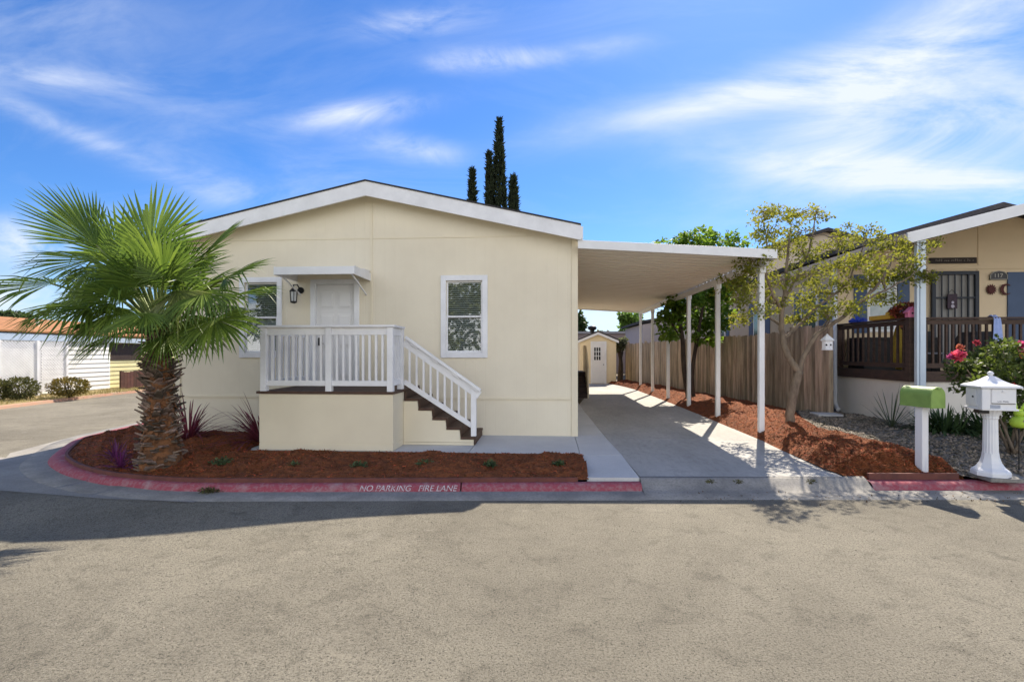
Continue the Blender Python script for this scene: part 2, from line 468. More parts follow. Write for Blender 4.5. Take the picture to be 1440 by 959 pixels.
# lot ground under the gardens and slabs
struct(MB().add([(-8.9, 9.3, 0.06), (-7.9, 7.7, 0.06), (-5.2, 6.75, 0.06), (1.3, 6.95, 0.06), (4.4, 7.2, 0.06), (40, 9.4, 0.06), (40, 70, 0.06), (-9.4, 70, 0.06)],
                [(0, 1, 2, 3, 4, 5, 6, 7)]).build('lot_ground', dirt))

# kerb: back line A (foot of the edging board), face foot B, gutter end G
A = [gr(u, v+5, 0.105) for u, v in [(900, 673), (700, 673.5), (500, 674), (298, 674), (229, 671.5), (183.5, 668), (147, 663), (115, 655), (97, 646), (91, 637), (103, 624), (119, 613.5), (149, 607), (183, 599), (232, 588)]]
B = [gr(u, v, 0.02) for u, v in [(905, 690), (700, 690), (500, 690.5), (298, 691), (229, 689.6), (183.5, 685), (138, 679), (103, 672), (78, 661.5), (67, 649.5), (80, 635), (104, 620), (138, 610), (176, 601), (228, 589)]]
NK = 180
def mono(pts):
    return [tuple(p) for p in pts]
# resample by index so that both lines keep the same partners
def resample(pts, n=NK):
    pts = smooth_by_index(pts)
    return pts
def smooth_by_index(pts, per=12):
    pts = [np.array(p, float) for p in pts]; q = []
    for i in range(len(pts)-1):
        p0 = pts[max(i-1, 0)]; p1 = pts[i]; p2 = pts[i+1]; p3 = pts[min(i+2, len(pts)-1)]
        for t in np.linspace(0, 1, per+1)[:-1]:
            q.append(0.5*((2*p1)+(-p0+p2)*t+(2*p0-5*p1+4*p2-p3)*t*t+(-p0+3*p1-3*p2+p3)*t**3))
    q.append(pts[-1]); return np.array(q)
KA = smooth_by_index(A); KB = smooth_by_index(B)
KA[:, 2] = 0.105; KB[:, 2] = 0.02
# keep the face at least 12 cm wide
for i in range(len(KA)):
    d = KB[i, :2]-KA[i, :2]; w = np.linalg.norm(d)
    if w < 0.12:
        t = KA[min(i+1, len(KA)-1), :2]-KA[max(i-1, 0), :2]; t /= np.linalg.norm(t)
        KB[i, :2] = KA[i, :2]+np.array([-t[1], t[0]])*0.12
def kerb_rows(a, b):
    rows = []
    for p, q in zip(a, b):
        d = q-p
        e = lambda s, z: (p[0]+d[0]*s, p[1]+d[1]*s, z)
        rows.append([e(-0.35, 0.0), e(-0.3, 0.108), e(0.0, 0.11), e(0.35, 0.108), e(0.6, 0.096), e(0.8, 0.066), e(1.0, 0.02), e(1.02, -0.01)])
    return rows
def kerb_piece(i0, i1, m):
    return struct(MB().grid(kerb_rows(KA[i0:i1], KB[i0:i1])).build('kerb', m, smooth=True))
kerbR = kerb_piece(0, 16, redpaint)
i_split = 16
# a joint 1 cm wide in the kerb
a2 = KA[16:].copy(); b2 = KB[16:].copy()
a2 = a2; 
KA2 = np.vstack([KA[15]+(KA[16]-KA[15])*0.12, a2]); KB2 = np.vstack([KB[15]+(KB[16]-KB[15])*0.12, b2])
kerbL = struct(MB().grid(kerb_rows(KA2, KB2)).build('kerb', redpaint, smooth=True))

# gutter pan along the kerb, and the apron of the drive
def off(p, d): return (p[0]+d[0], p[1]+d[1])
rows = []
nG = len(KB)
for i in range(nG):
    t = KB[min(i+1, nG-1), :2]-KB[max(i-1, 0), :2]; t /= np.linalg.norm(t)
    nrm = np.array([-t[1], t[0]])
    w = 0.33
    p = KB[i, :2]
    rows.append([(p[0]-nrm[0]*0.02, p[1]-nrm[1]*0.02, 0.022), (*(p+nrm*0.10), 0.012), (*(p+nrm*w), 0.006), (*(p+nrm*(w+0.02)), -0.02)])
struct(MB().grid(rows).build('gutter', guttconc, smooth=True))
# kerb line right of the first kerb: straight, square to the camera axis
def kl(x, dist, z): return (x, (dist+x*S_)/C_, z)
xs = [1.30, 1.45, 2.2, 3.0, 3.8, 4.2, 4.35]
rows = []
for x in xs:
    rows.append([kl(x, 6.84, 0.0), kl(x, 6.80, 0.155), kl(x, 6.74, 0.135), kl(x, 6.66, 0.085), kl(x, 6.58, 0.04), kl(x, 6.50, 0.022), kl(x, 6.24, 0.006), kl(x, 6.22, -0.02)])
struct(MB().grid(rows).build('driveway_apron', guttconc, smooth=True))
rows = []
for x in np.linspace(4.355, 26, 24):
    k = (x-4.35)*0.0
    rows.append([kl(x, 6.80, 0.0), kl(x, 6.79, 0.118), kl(x, 6.70, 0.12), kl(x, 6.66, 0.112), kl(x, 6.62, 0.085), kl(x, 6.585, 0.025), kl(x, 6.58, -0.01)])
struct(MB().grid(rows).build('kerb', redpaint, smooth=True))
rows = []
for x in np.linspace(4.355, 26, 24):
    rows.append([kl(x, 6.60, 0.024), kl(x, 6.50, 0.014), kl(x, 6.24, 0.006), kl(x, 6.22, -0.02)])
struct(MB().grid(rows).build('gutter', guttconc, smooth=True))

# concrete cross gutter over the mouth of the side street and along it
sp = MB()
f = [(-4.3, 5.86), (-5.5, 5.93), (-7.39, 6.22), (-10, 6.5), (-20, 7.6)]
bk = [(-4.3, 6.30), (-5.5, 6.6), (-7.4, 7.6), (-9.1, 8.1), (-20, 9.3)]
sp.grid([[(x, y, 0.0035) for x, y in f], [(x, y, 0.0035) for x, y in bk]])
sp.add([(-7.5, 7.0, 0.0032), (-8.9, 7.6, 0.0032), (-9.75, 8.5, 0.0032), (-10.35, 10.5, 0.0032), (-10.6, 13, 0.0032), (-10.7, 40, 0.0032), (-9.2, 40, 0.0032), (-9.0, 10, 0.0032), (-8.3, 8.2, 0.0032)], [tuple(range(9))])
crossc = mat('pale cross gutter concrete', (0.36, 0.34, 0.30), (0.25, 0.235, 0.21), 1.3, 0.9, 0.3, 90, fine=(40, (0.15, 0.14, 0.13), 0.5))
struct(sp.build('cross_gutter', crossc))

# painted lettering on the face of the kerb
def lettering(name, text, width, height, mtl, M, parent, shear=0.2, ext=0.001, spacing=1.0):
    cu = bpy.data.curves.new(name, 'FONT'); cu.body = text; cu.size = 1.0; cu.extrude = 0.0; cu.shear = shear
    cu.space_character = spacing
    tmp = bpy.data.objects.new(name+'_tmp', cu); COL.objects.link(tmp)
    bpy.context.view_layer.update()
    me = bpy.data.meshes.new_from_object(tmp)
    bpy.data.objects.remove(tmp); 
    xs_ = [v.co.x for v in me.vertices]; ys_ = [v.co.y for v in me.vertices]
    x0, x1, y0, y1 = min(xs_), max(xs_), min(ys_), max(ys_)
    org = ORG[parent.name]
    for v in me.vertices:
        p = Vector(((v.co.x-x0)/(x1-x0)*width, (v.co.y-y0)/(y1-y0)*height, 0))
        v.co = (M @ p)-org
    me.name = name
    me.materials.clear(); me.materials.append(mtl)
    o = bpy.data.objects.new(name, me); COL.objects.link(o); o.parent = parent
    ORG[o.name] = org
    return o
letterpaint = mat('worn white stencil paint', (0.58, 0.54, 0.54), (0.36, 0.16, 0.17), 26, 0.8, 0.1, 40, fac=(0.48, 0.70))
p0 = gr(505, 690, 0.035); p1 = gr(643, 690, 0.035)
ex = Vector((p1.x-p0.x, p1.y-p0.y, 0)); tw = ex.length; ex.normalize()
nrm = Vector((ex.y, -ex.x, 0))
ey = (Vector((0, 0, 1))*0.085-nrm*0.055).normalized()
Mx = Matrix.Identity(4)
for r in range(3):
    Mx[r][0] = ex[r]; Mx[r][1] = ey[r]; Mx[r][2] = ex.cross(ey)[r]
base = Vector((p0.x, p0.y, 0.03))+nrm*0.0
# move on to the kerb face: find the face foot nearest to it
j = int(np.argmin(np.abs(KB[:, 0]-p0.x)))
base = Vector((p0.x, KB[j, 1]+0.006, 0.03))
for r in range(3): Mx[r][3] = (base+nrm*0.012)[r]
lettering('kerb_lettering', 'NO PARKING   FIRE LANE', tw, 0.078, letterpaint, Mx, kerbL)

# edging boards
def edging(pts, label, h=0.06):
    rows = []
    n = len(pts)
    for i in range(n):
        t = pts[min(i+1, n-1), :2]-pts[max(i-1, 0), :2]; t /= np.linalg.norm(t); nr = np.array([-t[1], t[0]])
        p = pts[i, :2]
        z = pts[i, 2]
        a = p-nr*0.005; b = p-nr*0.045
        rows.append([(*b, z-0.09), (*b, z+h), (*a, z+h), (*a, z-0.004), (*b, z-0.004)])
    mb = MB().grid(rows)
    for r in (rows[0], rows[-1]): mb.add(r, [(0, 1, 2, 3)])
    o = mb.build('bed_edging', edgem, origin=(float(pts[n//3, 0]), float(pts[n//3, 1]), 0.1))
    return tag(o, label, 'edging')
ea = [p for p in KA if p[0] < 0.60]
edging(np.array(ea), 'long curved red brown edging board round the palm bed')
edging(np.array([kl(x, 6.75, 0.118) for x in (5.62, 5.2, 4.8, 4.4)]), h=0.085, label='short red brown edging board in front of the green mailbox')

# walkway slabs and driveway slabs (joints between the slabs)
wk = MB()
wk.box(-5.02, -2.6, 8.03, 9.9, 0.05, 0.20); wk.box(-2.59, -1.24, 8.05, 9.9, 0.05, 0.2)
wk.prism([(-1.23, 8.05, 0.05), (0.575, 8.05, 0.05), (0.60, 9.9, 0.05), (-1.23, 9.9, 0.05)], (0, 0, 0.15))
wk.add([(0.585, 6.80, 0.15), (1.29, 6.84, 0.15), (1.245, 8.05, 0.2), (0.585, 8.05, 0.2), (0.585, 6.80, 0.0), (1.29, 6.84, 0.0), (1.245, 8.05, 0.0), (0.585, 8.05, 0.0)],
       [(0, 1, 2, 3), (0, 4, 5, 1), (1, 5, 6, 2), (3, 2, 6, 7), (0, 3, 7, 4)])
wk.prism([(0.585, 8.06, 0.05), (1.244, 8.06, 0.05), (1.19, 9.9, 0.05), (0.61, 9.9, 0.05)], (0, 0, 0.15))
wk.prism([(0.67, 9.91, 0.05), (1.19, 9.91, 0.05), (1.12, 14, 0.05), (0.67, 14, 0.05)], (0, 0, 0.15))
wk.prism([(0.67, 14.01, 0.05), (1.12, 14.01, 0.05), (1.10, 17.8, 0.05), (0.67, 17.8, 0.05)], (0, 0, 0.15))
struct(wk.build('walkway', walkconc))
dr = MB()
def slab(y0, y1, z0, z1, xl0, xl1, xr0, xr1):
    dr.add([(xl0, y0, z0), (xr0, y0+ (0.16 if y0 < 7.2 else 0), z0), (xr1, y1, z1), (xl1, y1, z1), (xl0, y0, -0.02), (xr0, y0+(0.16 if y0 < 7.2 else 0), -0.02), (xr1, y1, -0.02), (xl1, y1, -0.02)],
           [(0, 1, 2, 3), (0, 4, 5, 1), (1, 5, 6, 2), (3, 2, 6, 7), (0, 3, 7, 4)])
slab(6.90, 9.6, 0.155, 0.20, 1.305, 1.21, 4.06, 4.10)
slab(9.612, 12.7, 0.20, 0.20, 1.21, 1.14, 4.10, 4.12)
slab(12.712, 15.8, 0.20, 0.20, 1.14, 1.115, 4.12, 4.12)
slab(15.812, 19.0, 0.20, 0.20, 1.115, 1.6, 4.12, 4.10)
slab(19.012, 22.4, 0.20, 0.20, 1.6, 1.6, 4.10, 4.02)
slab(22.412, 26.2, 0.20, 0.22, 0.7, 0.7, 4.02, 3.4)
struct(dr.build('driveway', concrete))

# loose grit on the road
n = 1600
P = np.stack([rng.uniform(-5, 6, n), 2.2+3.9*rng.uniform(0, 1, n)**1.2, np.zeros(n)], 1)
P[:, 2] = [roadz(x, y)+0.001 for x, y, z in P]
octv = np.array([[1, 0, 0], [0, 1, 0], [-1, 0, 0], [0, -1, 0], [0, 0, 1]], float); octf = np.array([[0, 1, 4], [1, 2, 4], [2, 3, 4], [3, 0, 4]])
V = octv[None]*rng.uniform(0.0025, 0.0075, (n, 1, 1))*rng.uniform(0.6, 1.4, (n, 5, 1))+P[:, None, :]
F = (octf[None]+np.arange(n)[:, None, None]*5).reshape(-1, 3)
tag(mesh_np('road_grit', V.reshape(-1, 3), F, mat('loose grit', (0.20, 0.18, 0.14), (0.10, 0.09, 0.07), 9, 0.9, island=0.6), origin=(0, 4, 0)), 'loose grit lying on the sunlit asphalt', 'grit', kind='stuff')
# fallen leaves and grit along the gutter on the right
n = 150
u_ = rng.uniform(950, 1440, n); P = np.array([tuple(gr(u, v, 0.03)) for u, v in zip(u_, rng.normal(697, 5, n))])
P[:, 2] = 0.022
Vl, Fl = leaf_quads(P, 0.030, up=3.0, aspect=0.5)
tag(mesh_np('leaf_litter', Vl, Fl, mat('dry fallen leaves', (0.16, 0.10, 0.045), (0.09, 0.06, 0.03), 9, 0.9, island=0.5), origin=(3, 6.5, 0.02)), 'dry fallen leaves scattered along the gutter on the right', 'leaves', kind='stuff')

# ---- mulch beds: uneven sheet + shredded bark chips lying on it
mulch_dark = mat('shredded redwood mulch', (0.27, 0.080, 0.024), (0.095, 0.032, 0.013), 9, 0.95, 1.0, 55, fine=(60, (0.30, 0.11, 0.04), 0.6))
chipm = mat('mulch chips', (0.34, 0.104, 0.028), (0.12, 0.042, 0.016), 7, 0.95, island=0.75)
def hnoise(x, y):
    return 1.7*(0.018*math.sin(3.1*x+1.7*y)+0.015*math.sin(6.3*x-4.9*y+1)+0.012*math.sin(11*x+9*y)+0.010*math.sin(17*x-13*y+2)+0.007*math.sin(29*x+23*y))
def bed(rows_fn, nu, nv, name, hump, zedge, ramp=lambda s: 1.0):
    rows = []
    for i in range(nu):
        r = []
        for k in range(nv):
            t = k/(nv-1)
            x, y = rows_fn(i/(nu-1), t)
            e = min(1.0, min(t, 1-t)*5)
            z = zedge(t)+hump*math.sin(math.pi*t)**0.8+hnoise(x, y)*e
            z = 0.118+(z-0.118)*ramp(i/(nu-1))
            r.append((x, y, z))
        rows.append(r)
    o = MB().grid(rows).build(name, mulch_dark, smooth=True)
    struct(o)
    return rows
def lerp2(P, s):
    s = s*(len(P)-1); i = min(int(s), len(P)-2); t = s-i
    return (P[i][0]*(1-t)+P[i+1][0]*t, P[i][1]*(1-t)+P[i+1][1]*t)
EA = np.array(ea)
EA = np.vstack([EA[0]+np.array([0.60-EA[0][0], 0.015, 0]), EA])
inner = [(0.60, 8.045), (-0.7, 8.045), (-2.0, 8.045), (-3.5, 8.045), (-4.9, 8.03), (-5.03, 8.3), (-5.03, 9.2), (-5.2, 9.86), (-6.2, 9.86), (-7.2, 9.86), (-7.62, 9.9), (-7.64, 10.6), (-7.64, 11.5), (-7.64, 12.5)]
front_rows = bed(lambda s, t: tuple(np.array(lerp2([(p[0], p[1]+0.03) for p in EA], s))*(1-t)+np.array(lerp2(inner, s))*t), 130, 40, 'mulch_bed', 0.055, lambda t: 0.135+0.075*t)
# side berm between the drive and the fence
berm_l = [(4.22, 7.06), (4.0, 7.32), (4.02, 8.0), (4.03, 9.6), (4.05, 12.7), (4.05, 15.8), (4.03, 19), (3.95, 22.4), (3.7, 24.5), (3.25, 25.95)]
berm_r = [(5.72, 7.165), (5.74, 7.6), (5.75, 8.6), (5.45, 10.2), (6.0, 12.0), (6.6, 13.6), (6.0, 17.5), (5.5, 20.5), (5.1, 23.0), (4.5, 26.2)]
def bermz(t): return 0.185+0.075*min(1, t*6)+0.06*t
side_rows = bed(lambda s, t: tuple(np.array(lerp2(berm_l, s))*(1-t)+np.array(lerp2(berm_r, s))*t), 150, 30, 'mulch_bed', 0.10, bermz, ramp=lambda s: min(1.0, s/0.10))
def chips(rows, n, name, nearbias=0.0):
    R = np.array(rows); nu, nv = R.shape[:2]
    u = rng.uniform(0, 1, n); v = rng.uniform(0.02, 0.98, n)
    i = np.minimum((u*(nu-1)).astype(int), nu-2); k = np.minimum((v*(nv-1)).astype(int), nv-2)
    fu = (u*(nu-1)-i)[:, None]; fv = (v*(nv-1)-k)[:, None]
    P = R[i, k]*(1-fu)*(1-fv)+R[i+1, k]*fu*(1-fv)+R[i, k+1]*(1-fu)*fv+R[i+1, k+1]*fu*fv
    P[:, 2] += 0.004
    d = rng.normal(size=(n, 3)); d[:, 2] = np.abs(d[:, 2])*0.22; d = unit(d)
    L = rng.uniform(0.012, 0.045, (n, 1)); W = rng.uniform(0.003, 0.008, (n, 1))
    s = unit(np.cross(d, rng.normal(size=(n, 3))*0.45+np.array([0, 0, 1.0])))
    V = np.stack([P-s*W, P+s*W, P+d*L+s*W*0.5, P+d*L-s*W*0.5], 1).reshape(-1, 3)
    o = mesh_np(name, V, np.arange(4*n).reshape(n, 4), chipm, origin=(float(P[:, 0].mean()), float(P[:, 1].mean()), 0.2))
    tag(o, kind='stuff'); return o
tag(chips(front_rows, 34000, 'mulch_chips'), 'dark red brown shredded bark over the bed under the palm and porch', 'mulch')
tag(chips(side_rows, 42000, 'mulch_chips'), 'rusty orange shredded bark along the foot of the wooden fence', 'mulch')

# ---- gravel yard of the house on the right
gravelm = mat('river gravel', (0.22, 0.195, 0.155), (0.10, 0.09, 0.075), 25, 0.9, 0.8, 60, fine=(45, (0.36, 0.33, 0.29), 0.6))
gl = [(5.70, 7.165), (5.77, 8.6), (5.47, 10.2), (6.02, 12.0), (6.62, 13.4)]
gright = [(16.0, 7.75), (16.0, 9.2), (16.0, 10.4), (12.0, 12.0), (7.78, 14.2)]
rows = []
for i in range(60):
    r = []
    for k in range(60):
        s, t = i/59, (k/59)**1.6
        a = lerp2(gl, s); b = lerp2(gright, s)
        x, y = a[0]*(1-t)+b[0]*t, a[1]*(1-t)+b[1]*t
        z = 0.135+0.16*min(1, max(0, (y-7.0-0.03*x)/2.5))+hnoise(x*1.3, y*1.3)*0.35
        r.append((x, y, z))
    rows.append(r)
struct(MB().grid(rows).build('gravel_yard', gravelm, smooth=True))
def stones(rows, n):
    R = np.array(rows); nu, nv = R.shape[:2]
    u = rng.uniform(0, 1, n); v = rng.uniform(0, 0.55, n)
    i = np.minimum((u*(nu-1)).astype(int), nu-2); k = np.minimum((v*(nv-1)).astype(int), nv-2)
    P = R[i, k]+(R[i+1, k]-R[i, k])*rng.uniform(0, 1, (n, 1))+(R[i, k+1]-R[i, k])*rng.uniform(0, 1, (n, 1))
    octv = np.array([[1, 0, 0], [0, 1, 0], [-1, 0, 0], [0, -1, 0], [0, 0, 1], [0, 0, -1]], float)
    octf = np.array([[0, 1, 4], [1, 2, 4], [2, 3, 4], [3, 0, 4], [1, 0, 5], [2, 1, 5], [3, 2, 5], [0, 3, 5]])
    S = rng.uniform(0.012, 0.040, (n, 1, 1))*rng.uniform(0.6, 1.3, (n, 6, 1))*np.array([1, 1, 0.65])
    ang = rng.uniform(0, 6.28, n); ca, sa = np.cos(ang), np.sin(ang)
    V = octv[None]*S
    X = V[..., 0]*ca[:, None]-V[..., 1]*sa[:, None]; Y = V[..., 0]*sa[:, None]+V[..., 1]*ca[:, None]
    V = np.stack([X, Y, V[..., 2]], -1)+P[:, None, :]+np.array([0, 0, 0.006])
    F = (octf[None]+np.arange(n)[:, None, None]*6).reshape(-1, 3)
    sm = mat('gravel stones', (0.26, 0.22, 0.165), (0.14, 0.12, 0.092), 9, 0.85, island=0.6)
    o = mesh_np('gravel_stones', V.reshape(-1, 3), F, sm, origin=(7.5, 9, 0.25))
    tag(o, 'grey tan gravel stones between the mulch and the right hand house', 'gravel', kind='stuff')
stones(rows, 9000)
tag(MB().prism([(6.55, 12.35, 0.31), (7.1, 12.3, 0.31), (7.15, 12.75, 0.31), (6.6, 12.85, 0.31)], (0, 0, 0.05)).build('paver', walkconc, origin=(6.85, 12.5, 0.3), bevel=0.01), 'flat square concrete paver by the white downpipe', 'paver')
# ================================================================== THE CREAM HOUSE
YF = 9.83; XL, XR, XP = -7.60, 0.65, -3.475
def roofz(x): return 5.21-0.222*abs(x-XP)
house = thing('mobile_home', 'cream single storey gabled house with white trim behind the palm', 'house', (-3.4, 14.0, 0.2))
WINS = [(-6.12, -5.43, 1.84, 3.27), (-1.95, -1.22, 1.84, 3.27)]
DOOR = (-4.66, -3.79, 1.215, 3.25)
def wall_front():
    mb = MB()
    holes = WINS+[DOOR]
    xs = sorted({XL, XR, XP}|{h[0] for h in holes}|{h[1] for h in holes})
    for x0, x1 in zip(xs[:-1], xs[1:]):
        hs = [h for h in holes if h[0] <= x0 and h[1] >= x1]
        def topz(x): return roofz(x)-0.10
        if not hs:
            mb.add([(x0, YF, 0.2), (x1, YF, 0.2), (x1, YF, topz(x1)), (x0, YF, topz(x0))], [(0, 1, 2, 3)])
        else:
            h = hs[0]
            mb.add([(x0, YF, 0.2), (x1, YF, 0.2), (x1, YF, h[2]), (x0, YF, h[2])], [(0, 1, 2, 3)])
            mb.add([(x0, YF, h[3]), (x1, YF, h[3]), (x1, YF, topz(x1)), (x0, YF, topz(x0))], [(0, 1, 2, 3)])
            for xx in (x0, x1):
                mb.add([(xx, YF, h[2]), (xx, YF+0.16, h[2]), (xx, YF+0.16, h[3]), (xx, YF, h[3])], [(0, 1, 2, 3)])
            for zz in (h[2], h[3]):
                mb.add([(x0, YF, zz), (x1, YF, zz), (x1, YF+0.16, zz), (x0, YF+0.16, zz)], [(0, 1, 2, 3)])
    # side and back walls
    yb = 24.0
    for x in (XL, XR):
        mb.add([(x, YF, 0.2), (x, yb, 0.2), (x, yb, roofz(x)-0.10), (x, YF, roofz(x)-0.10)], [(0, 1, 2, 3)])
    mb.add([(XL, yb, 0.2), (XR, yb, 0.2), (XR, yb, roofz(XR)-0.1), (XP, yb, roofz(XP)-0.1), (XL, yb, roofz(XL)-0.1)], [(0, 1, 2, 3, 4)])
    return mb
wall_front().build('wall', cream, house)
# trim strips, 12 mm proud: base line, gable line, centre seam
tr = MB()
tr.box(XL+0.12, -4.84, YF-0.020, YF, 0.92, 0.955); tr.box(-2.46, XR-0.12, YF-0.020, YF, 0.91, 0.945)
for x0, x1 in ((-6.55, XP-0.025), (XP+0.025, -0.25)): tr.box(x0, x1, YF-0.010, YF, 4.125, 4.15)
tr.box(XP-0.022, XP+0.022, YF-0.012, YF, 0.96, 4.86)
tr.build('siding_trim', cream_plain, house)
for x0, x1 in ((XL-0.012, XL+0.11), (XR-0.11, XR+0.012)):
    MB().box(x0, x1, YF-0.022, YF-0.001, 0.2, roofz(x0 if x0 < -3 else x1)-0.13).build('corner_board', cream_plain, house, bevel=0.003)
# roof, fascia, soffit
rf = MB()
yo, yb = 9.50, 24.3
rp = [(XL-0.12, roofz(XL-0.12)), (XP, roofz(XP)), (XR+0.05, roofz(XR+0.05))]
for (xa, za), (xb, zb) in zip(rp[:-1], rp[1:]):
    rf.prism([(xa, yo-0.022, za-0.028), (xb, yo-0.022, zb-0.028), (xb, yo-0.022, zb-0.002), (xa, yo-0.022, za-0.002)], (0, yb-yo, 0))
roofo = rf.build('roof', shingle, house)
fa = MB()
for (xa, za), (xb, zb) in zip(rp[:-1], rp[1:]):
    fa.prism([(xa, yo, za-0.31), (xb, yo, zb-0.31), (xb, yo, zb-0.030), (xa, yo, za-0.030)], (0, 0.04, 0))
fa.build('fascia', white, house)
sf = MB()
for (xa, za), (xb, zb) in zip(rp[:-1], rp[1:]):
    sf.prism([(xa, yo+0.041, za-0.12), (xb, yo+0.041, zb-0.12), (xb, yo+0.041, zb-0.10), (xa, yo+0.041, za-0.10)], (0, YF-yo-0.043, 0))
sf.build('soffit', cream_plain, house)
# left eave board along the side
MB().box(XL-0.12, XL-0.09, yo+0.05, yb, roofz(XL)-0.31, roofz(XL)-0.06).build('eave_board', white, house)
MB().box(XR+0.014, XR+0.09, yo+0.005, yb, roofz(XR)-0.30, roofz(XR)-0.066).build('eave_board', white, house)

def window(parent, x0, x1, z0, z1, y, trim, depth=1, blinds=True):
    """frame (white trim + sash bars) with pane and blind"""
    mb = MB()
    t = trim
    yy0, yy1 = y-0.03, y-0.002
    mb.box(x0-t, x0, yy0, yy1, z0-t, z1+t); mb.box(x1, x1+t, yy0, yy1, z0-t, z1+t)
    mb.box(x0, x1, yy0, yy1, z1, z1+t); mb.box(x0, x1, yy0, yy1, z0-t, z0)
    s = 0.035; zm = (z0+z1)/2
    def sash(za, zb, ya):
        mb.box(x0, x0+s, ya, ya+0.03, za, zb); mb.box(x1-s, x1, ya, ya+0.03, za, zb)
        mb.box(x0+s, x1-s, ya, ya+0.03, zb-s, zb); mb.box(x0+s, x1-s, ya, ya+0.03, za, za+s)
    sash(zm-0.02, z1, y+0.035); sash(z0, zm+0.02, y+0.004)
    f = mb.build('window', white, parent, bevel=0.004)
    p = MB()
    p.add([(x0+s, y+0.05, zm), (x1-s, y+0.05, zm), (x1-s, y+0.05, z1-s), (x0+s, y+0.05, z1-s)], [(0, 1, 2, 3)])
    p.add([(x0+s, y+0.019, z0+s), (x1-s, y+0.019, z0+s), (x1-s, y+0.019, zm-s), (x0+s, y+0.019, zm-s)], [(0, 1, 2, 3)])
    p.build('pane', pane, f)
    b = MB()
    z = z0+0.03
    while z < z1-0.02:
        b.add([(x0+0.01, y+0.075, z), (x1-0.01, y+0.075, z), (x1-0.01, y+0.105, z+0.026), (x0+0.01, y+0.105, z+0.026)], [(0, 1, 2, 3)])
        z += 0.043
    b.build('blind', blindm, f)
    d = MB(); d.box(x0, x1, y+0.14, y+0.155, z0, z1); d.build('dark_room', dark, f)
    return f
for w in WINS: window(house, *w, YF, 0.105)

# front door with six raised panels
dx0, dx1, dz0, dz1 = DOOR
fm = MB()
fm.box(dx0-0.07, dx0+0.03, YF-0.025, YF+0.14, dz0, dz1+0.07); fm.box(dx1-0.03, dx1+0.07, YF-0.025, YF+0.14, dz0, dz1+0.07)
fm.box(dx0+0.03, dx1-0.03, YF-0.025, YF+0.14, dz1-0.03, dz1+0.07)
dm = MB(); dm.box(dx0+0.03, dx1-0.03, YF+0.055, YF+0.10, dz0, dz1-0.03)
w = dx1-dx0-0.06; xm = (dx0+dx1)/2
for (za, zb) in ((0.12, 0.62), (0.74, 1.40), (1.52, 1.86)):
    for xa in (dx0+0.03+w*0.10, xm+w*0.05):
        xb = xa+w*0.35
        dm.box(xa, xb, YF+0.045, YF+0.0555, dz0+za, dz0+zb)
        dm.box(xa+0.03, xb-0.03, YF+0.030, YF+0.046, dz0+za+0.035, dz0+zb-0.035)
doorm = mat('white door paint', (0.78, 0.77, 0.75), (0.74, 0.73, 0.72), 3, 0.45, 0.02, 40)
door = dm.build('door', doorm, house, bevel=0.006)
fm.build('door_frame', white, door, bevel=0.004)
h = MB(); h.lathe([(0.03, -0.01), (0.03, 0.01)], (0, 0, 0), 14)
hd = MB()
hd.box(-4.595, -4.545, YF+0.035, YF+0.055, 1.98, 2.14); hd.bar((-4.57, YF+0.0, 2.02), (-4.47, YF+0.0, 2.02), 0.022, 0.022); hd.bar((-4.57, YF+0.0, 2.02), (-4.57, YF+0.05, 2.02), 0.022, 0.022)
hd.box(-4.595, -4.545, YF+0.03, YF+0.055, 2.22, 2.28)
hd.build('handle', black, door, bevel=0.006)

# awning over the door
aw = MB()
ax0, ax1, ay = -5.0, -3.5, 8.98
aw.prism([(ax0, YF-0.001, 3.46), (ax0, ay, 3.36), (ax0, ay, 3.40), (ax0, YF-0.001, 3.50)], (ax1-ax0, 0, 0))
for k in range(8):
    x = ax0+0.08+k*0.185
    aw.prism([(x, YF-0.002, 3.50), (x, ay, 3.40), (x, ay, 3.425), (x, YF-0.002, 3.525)], (0.03, 0, 0))
awn = aw.build('door_awning', white_metal, house)
ab = MB(); ab.box(ax0-0.02, ax1+0.02, ay-0.03, ay-0.002, 3.285, 3.43)
ab.box(ax0-0.02, ax0-0.003, ay, YF-0.003, 3.28, 3.44); ab.box(ax1+0.003, ax1+0.02, ay, YF-0.003, 3.28, 3.44)
ab.build('awning_fascia', white_metal, awn, bevel=0.004)
for x in (-4.93, -3.57): MB().bar((x, YF-0.01, 3.0), (x, 9.05, 3.30), 0.025, 0.025).build('bracket', white_metal, awn)

# wall lantern beside the door
lt = thing('wall_lantern', 'small black coach lantern on the cream wall beside the front door', 'wall lamp', (-5.0, YF, 3.02))
bp_ = MB()
for k in range(1): bp_.tube([(-4.93, YF-0.001, 3.10), (-4.93, YF-0.03, 3.10)], 0.065, 14)
bp_.tube([(-4.93, YF-0.03, 3.10), (-4.95, YF-0.12, 3.20), (-5.0, YF-0.17, 3.19), (-5.0, YF-0.17, 3.13)], 0.014, 8)
bp_.build('bracket', black, lt, smooth=False)
ca = MB(); ca.lathe([(0.015, 3.15), (0.03, 3.13), (0.085, 3.075), (0.09, 3.06), (0.06, 3.06)], (-5.0, YF-0.17, 0), 6)
for k in range(6):
    t = math.pi*2*k/6; ca.bar((-5.0+0.075*math.cos(t), YF-0.17+0.075*math.sin(t), 3.06), (-5.0+0.06*math.cos(t), YF-0.17+0.06*math.sin(t), 2.86), 0.012, 0.012)
ca.lathe([(0.02, 2.82), (0.07, 2.84), (0.07, 2.86), (0.05, 2.865)], (-5.0, YF-0.17, 0), 6)
ca.build('cage', black, lt)
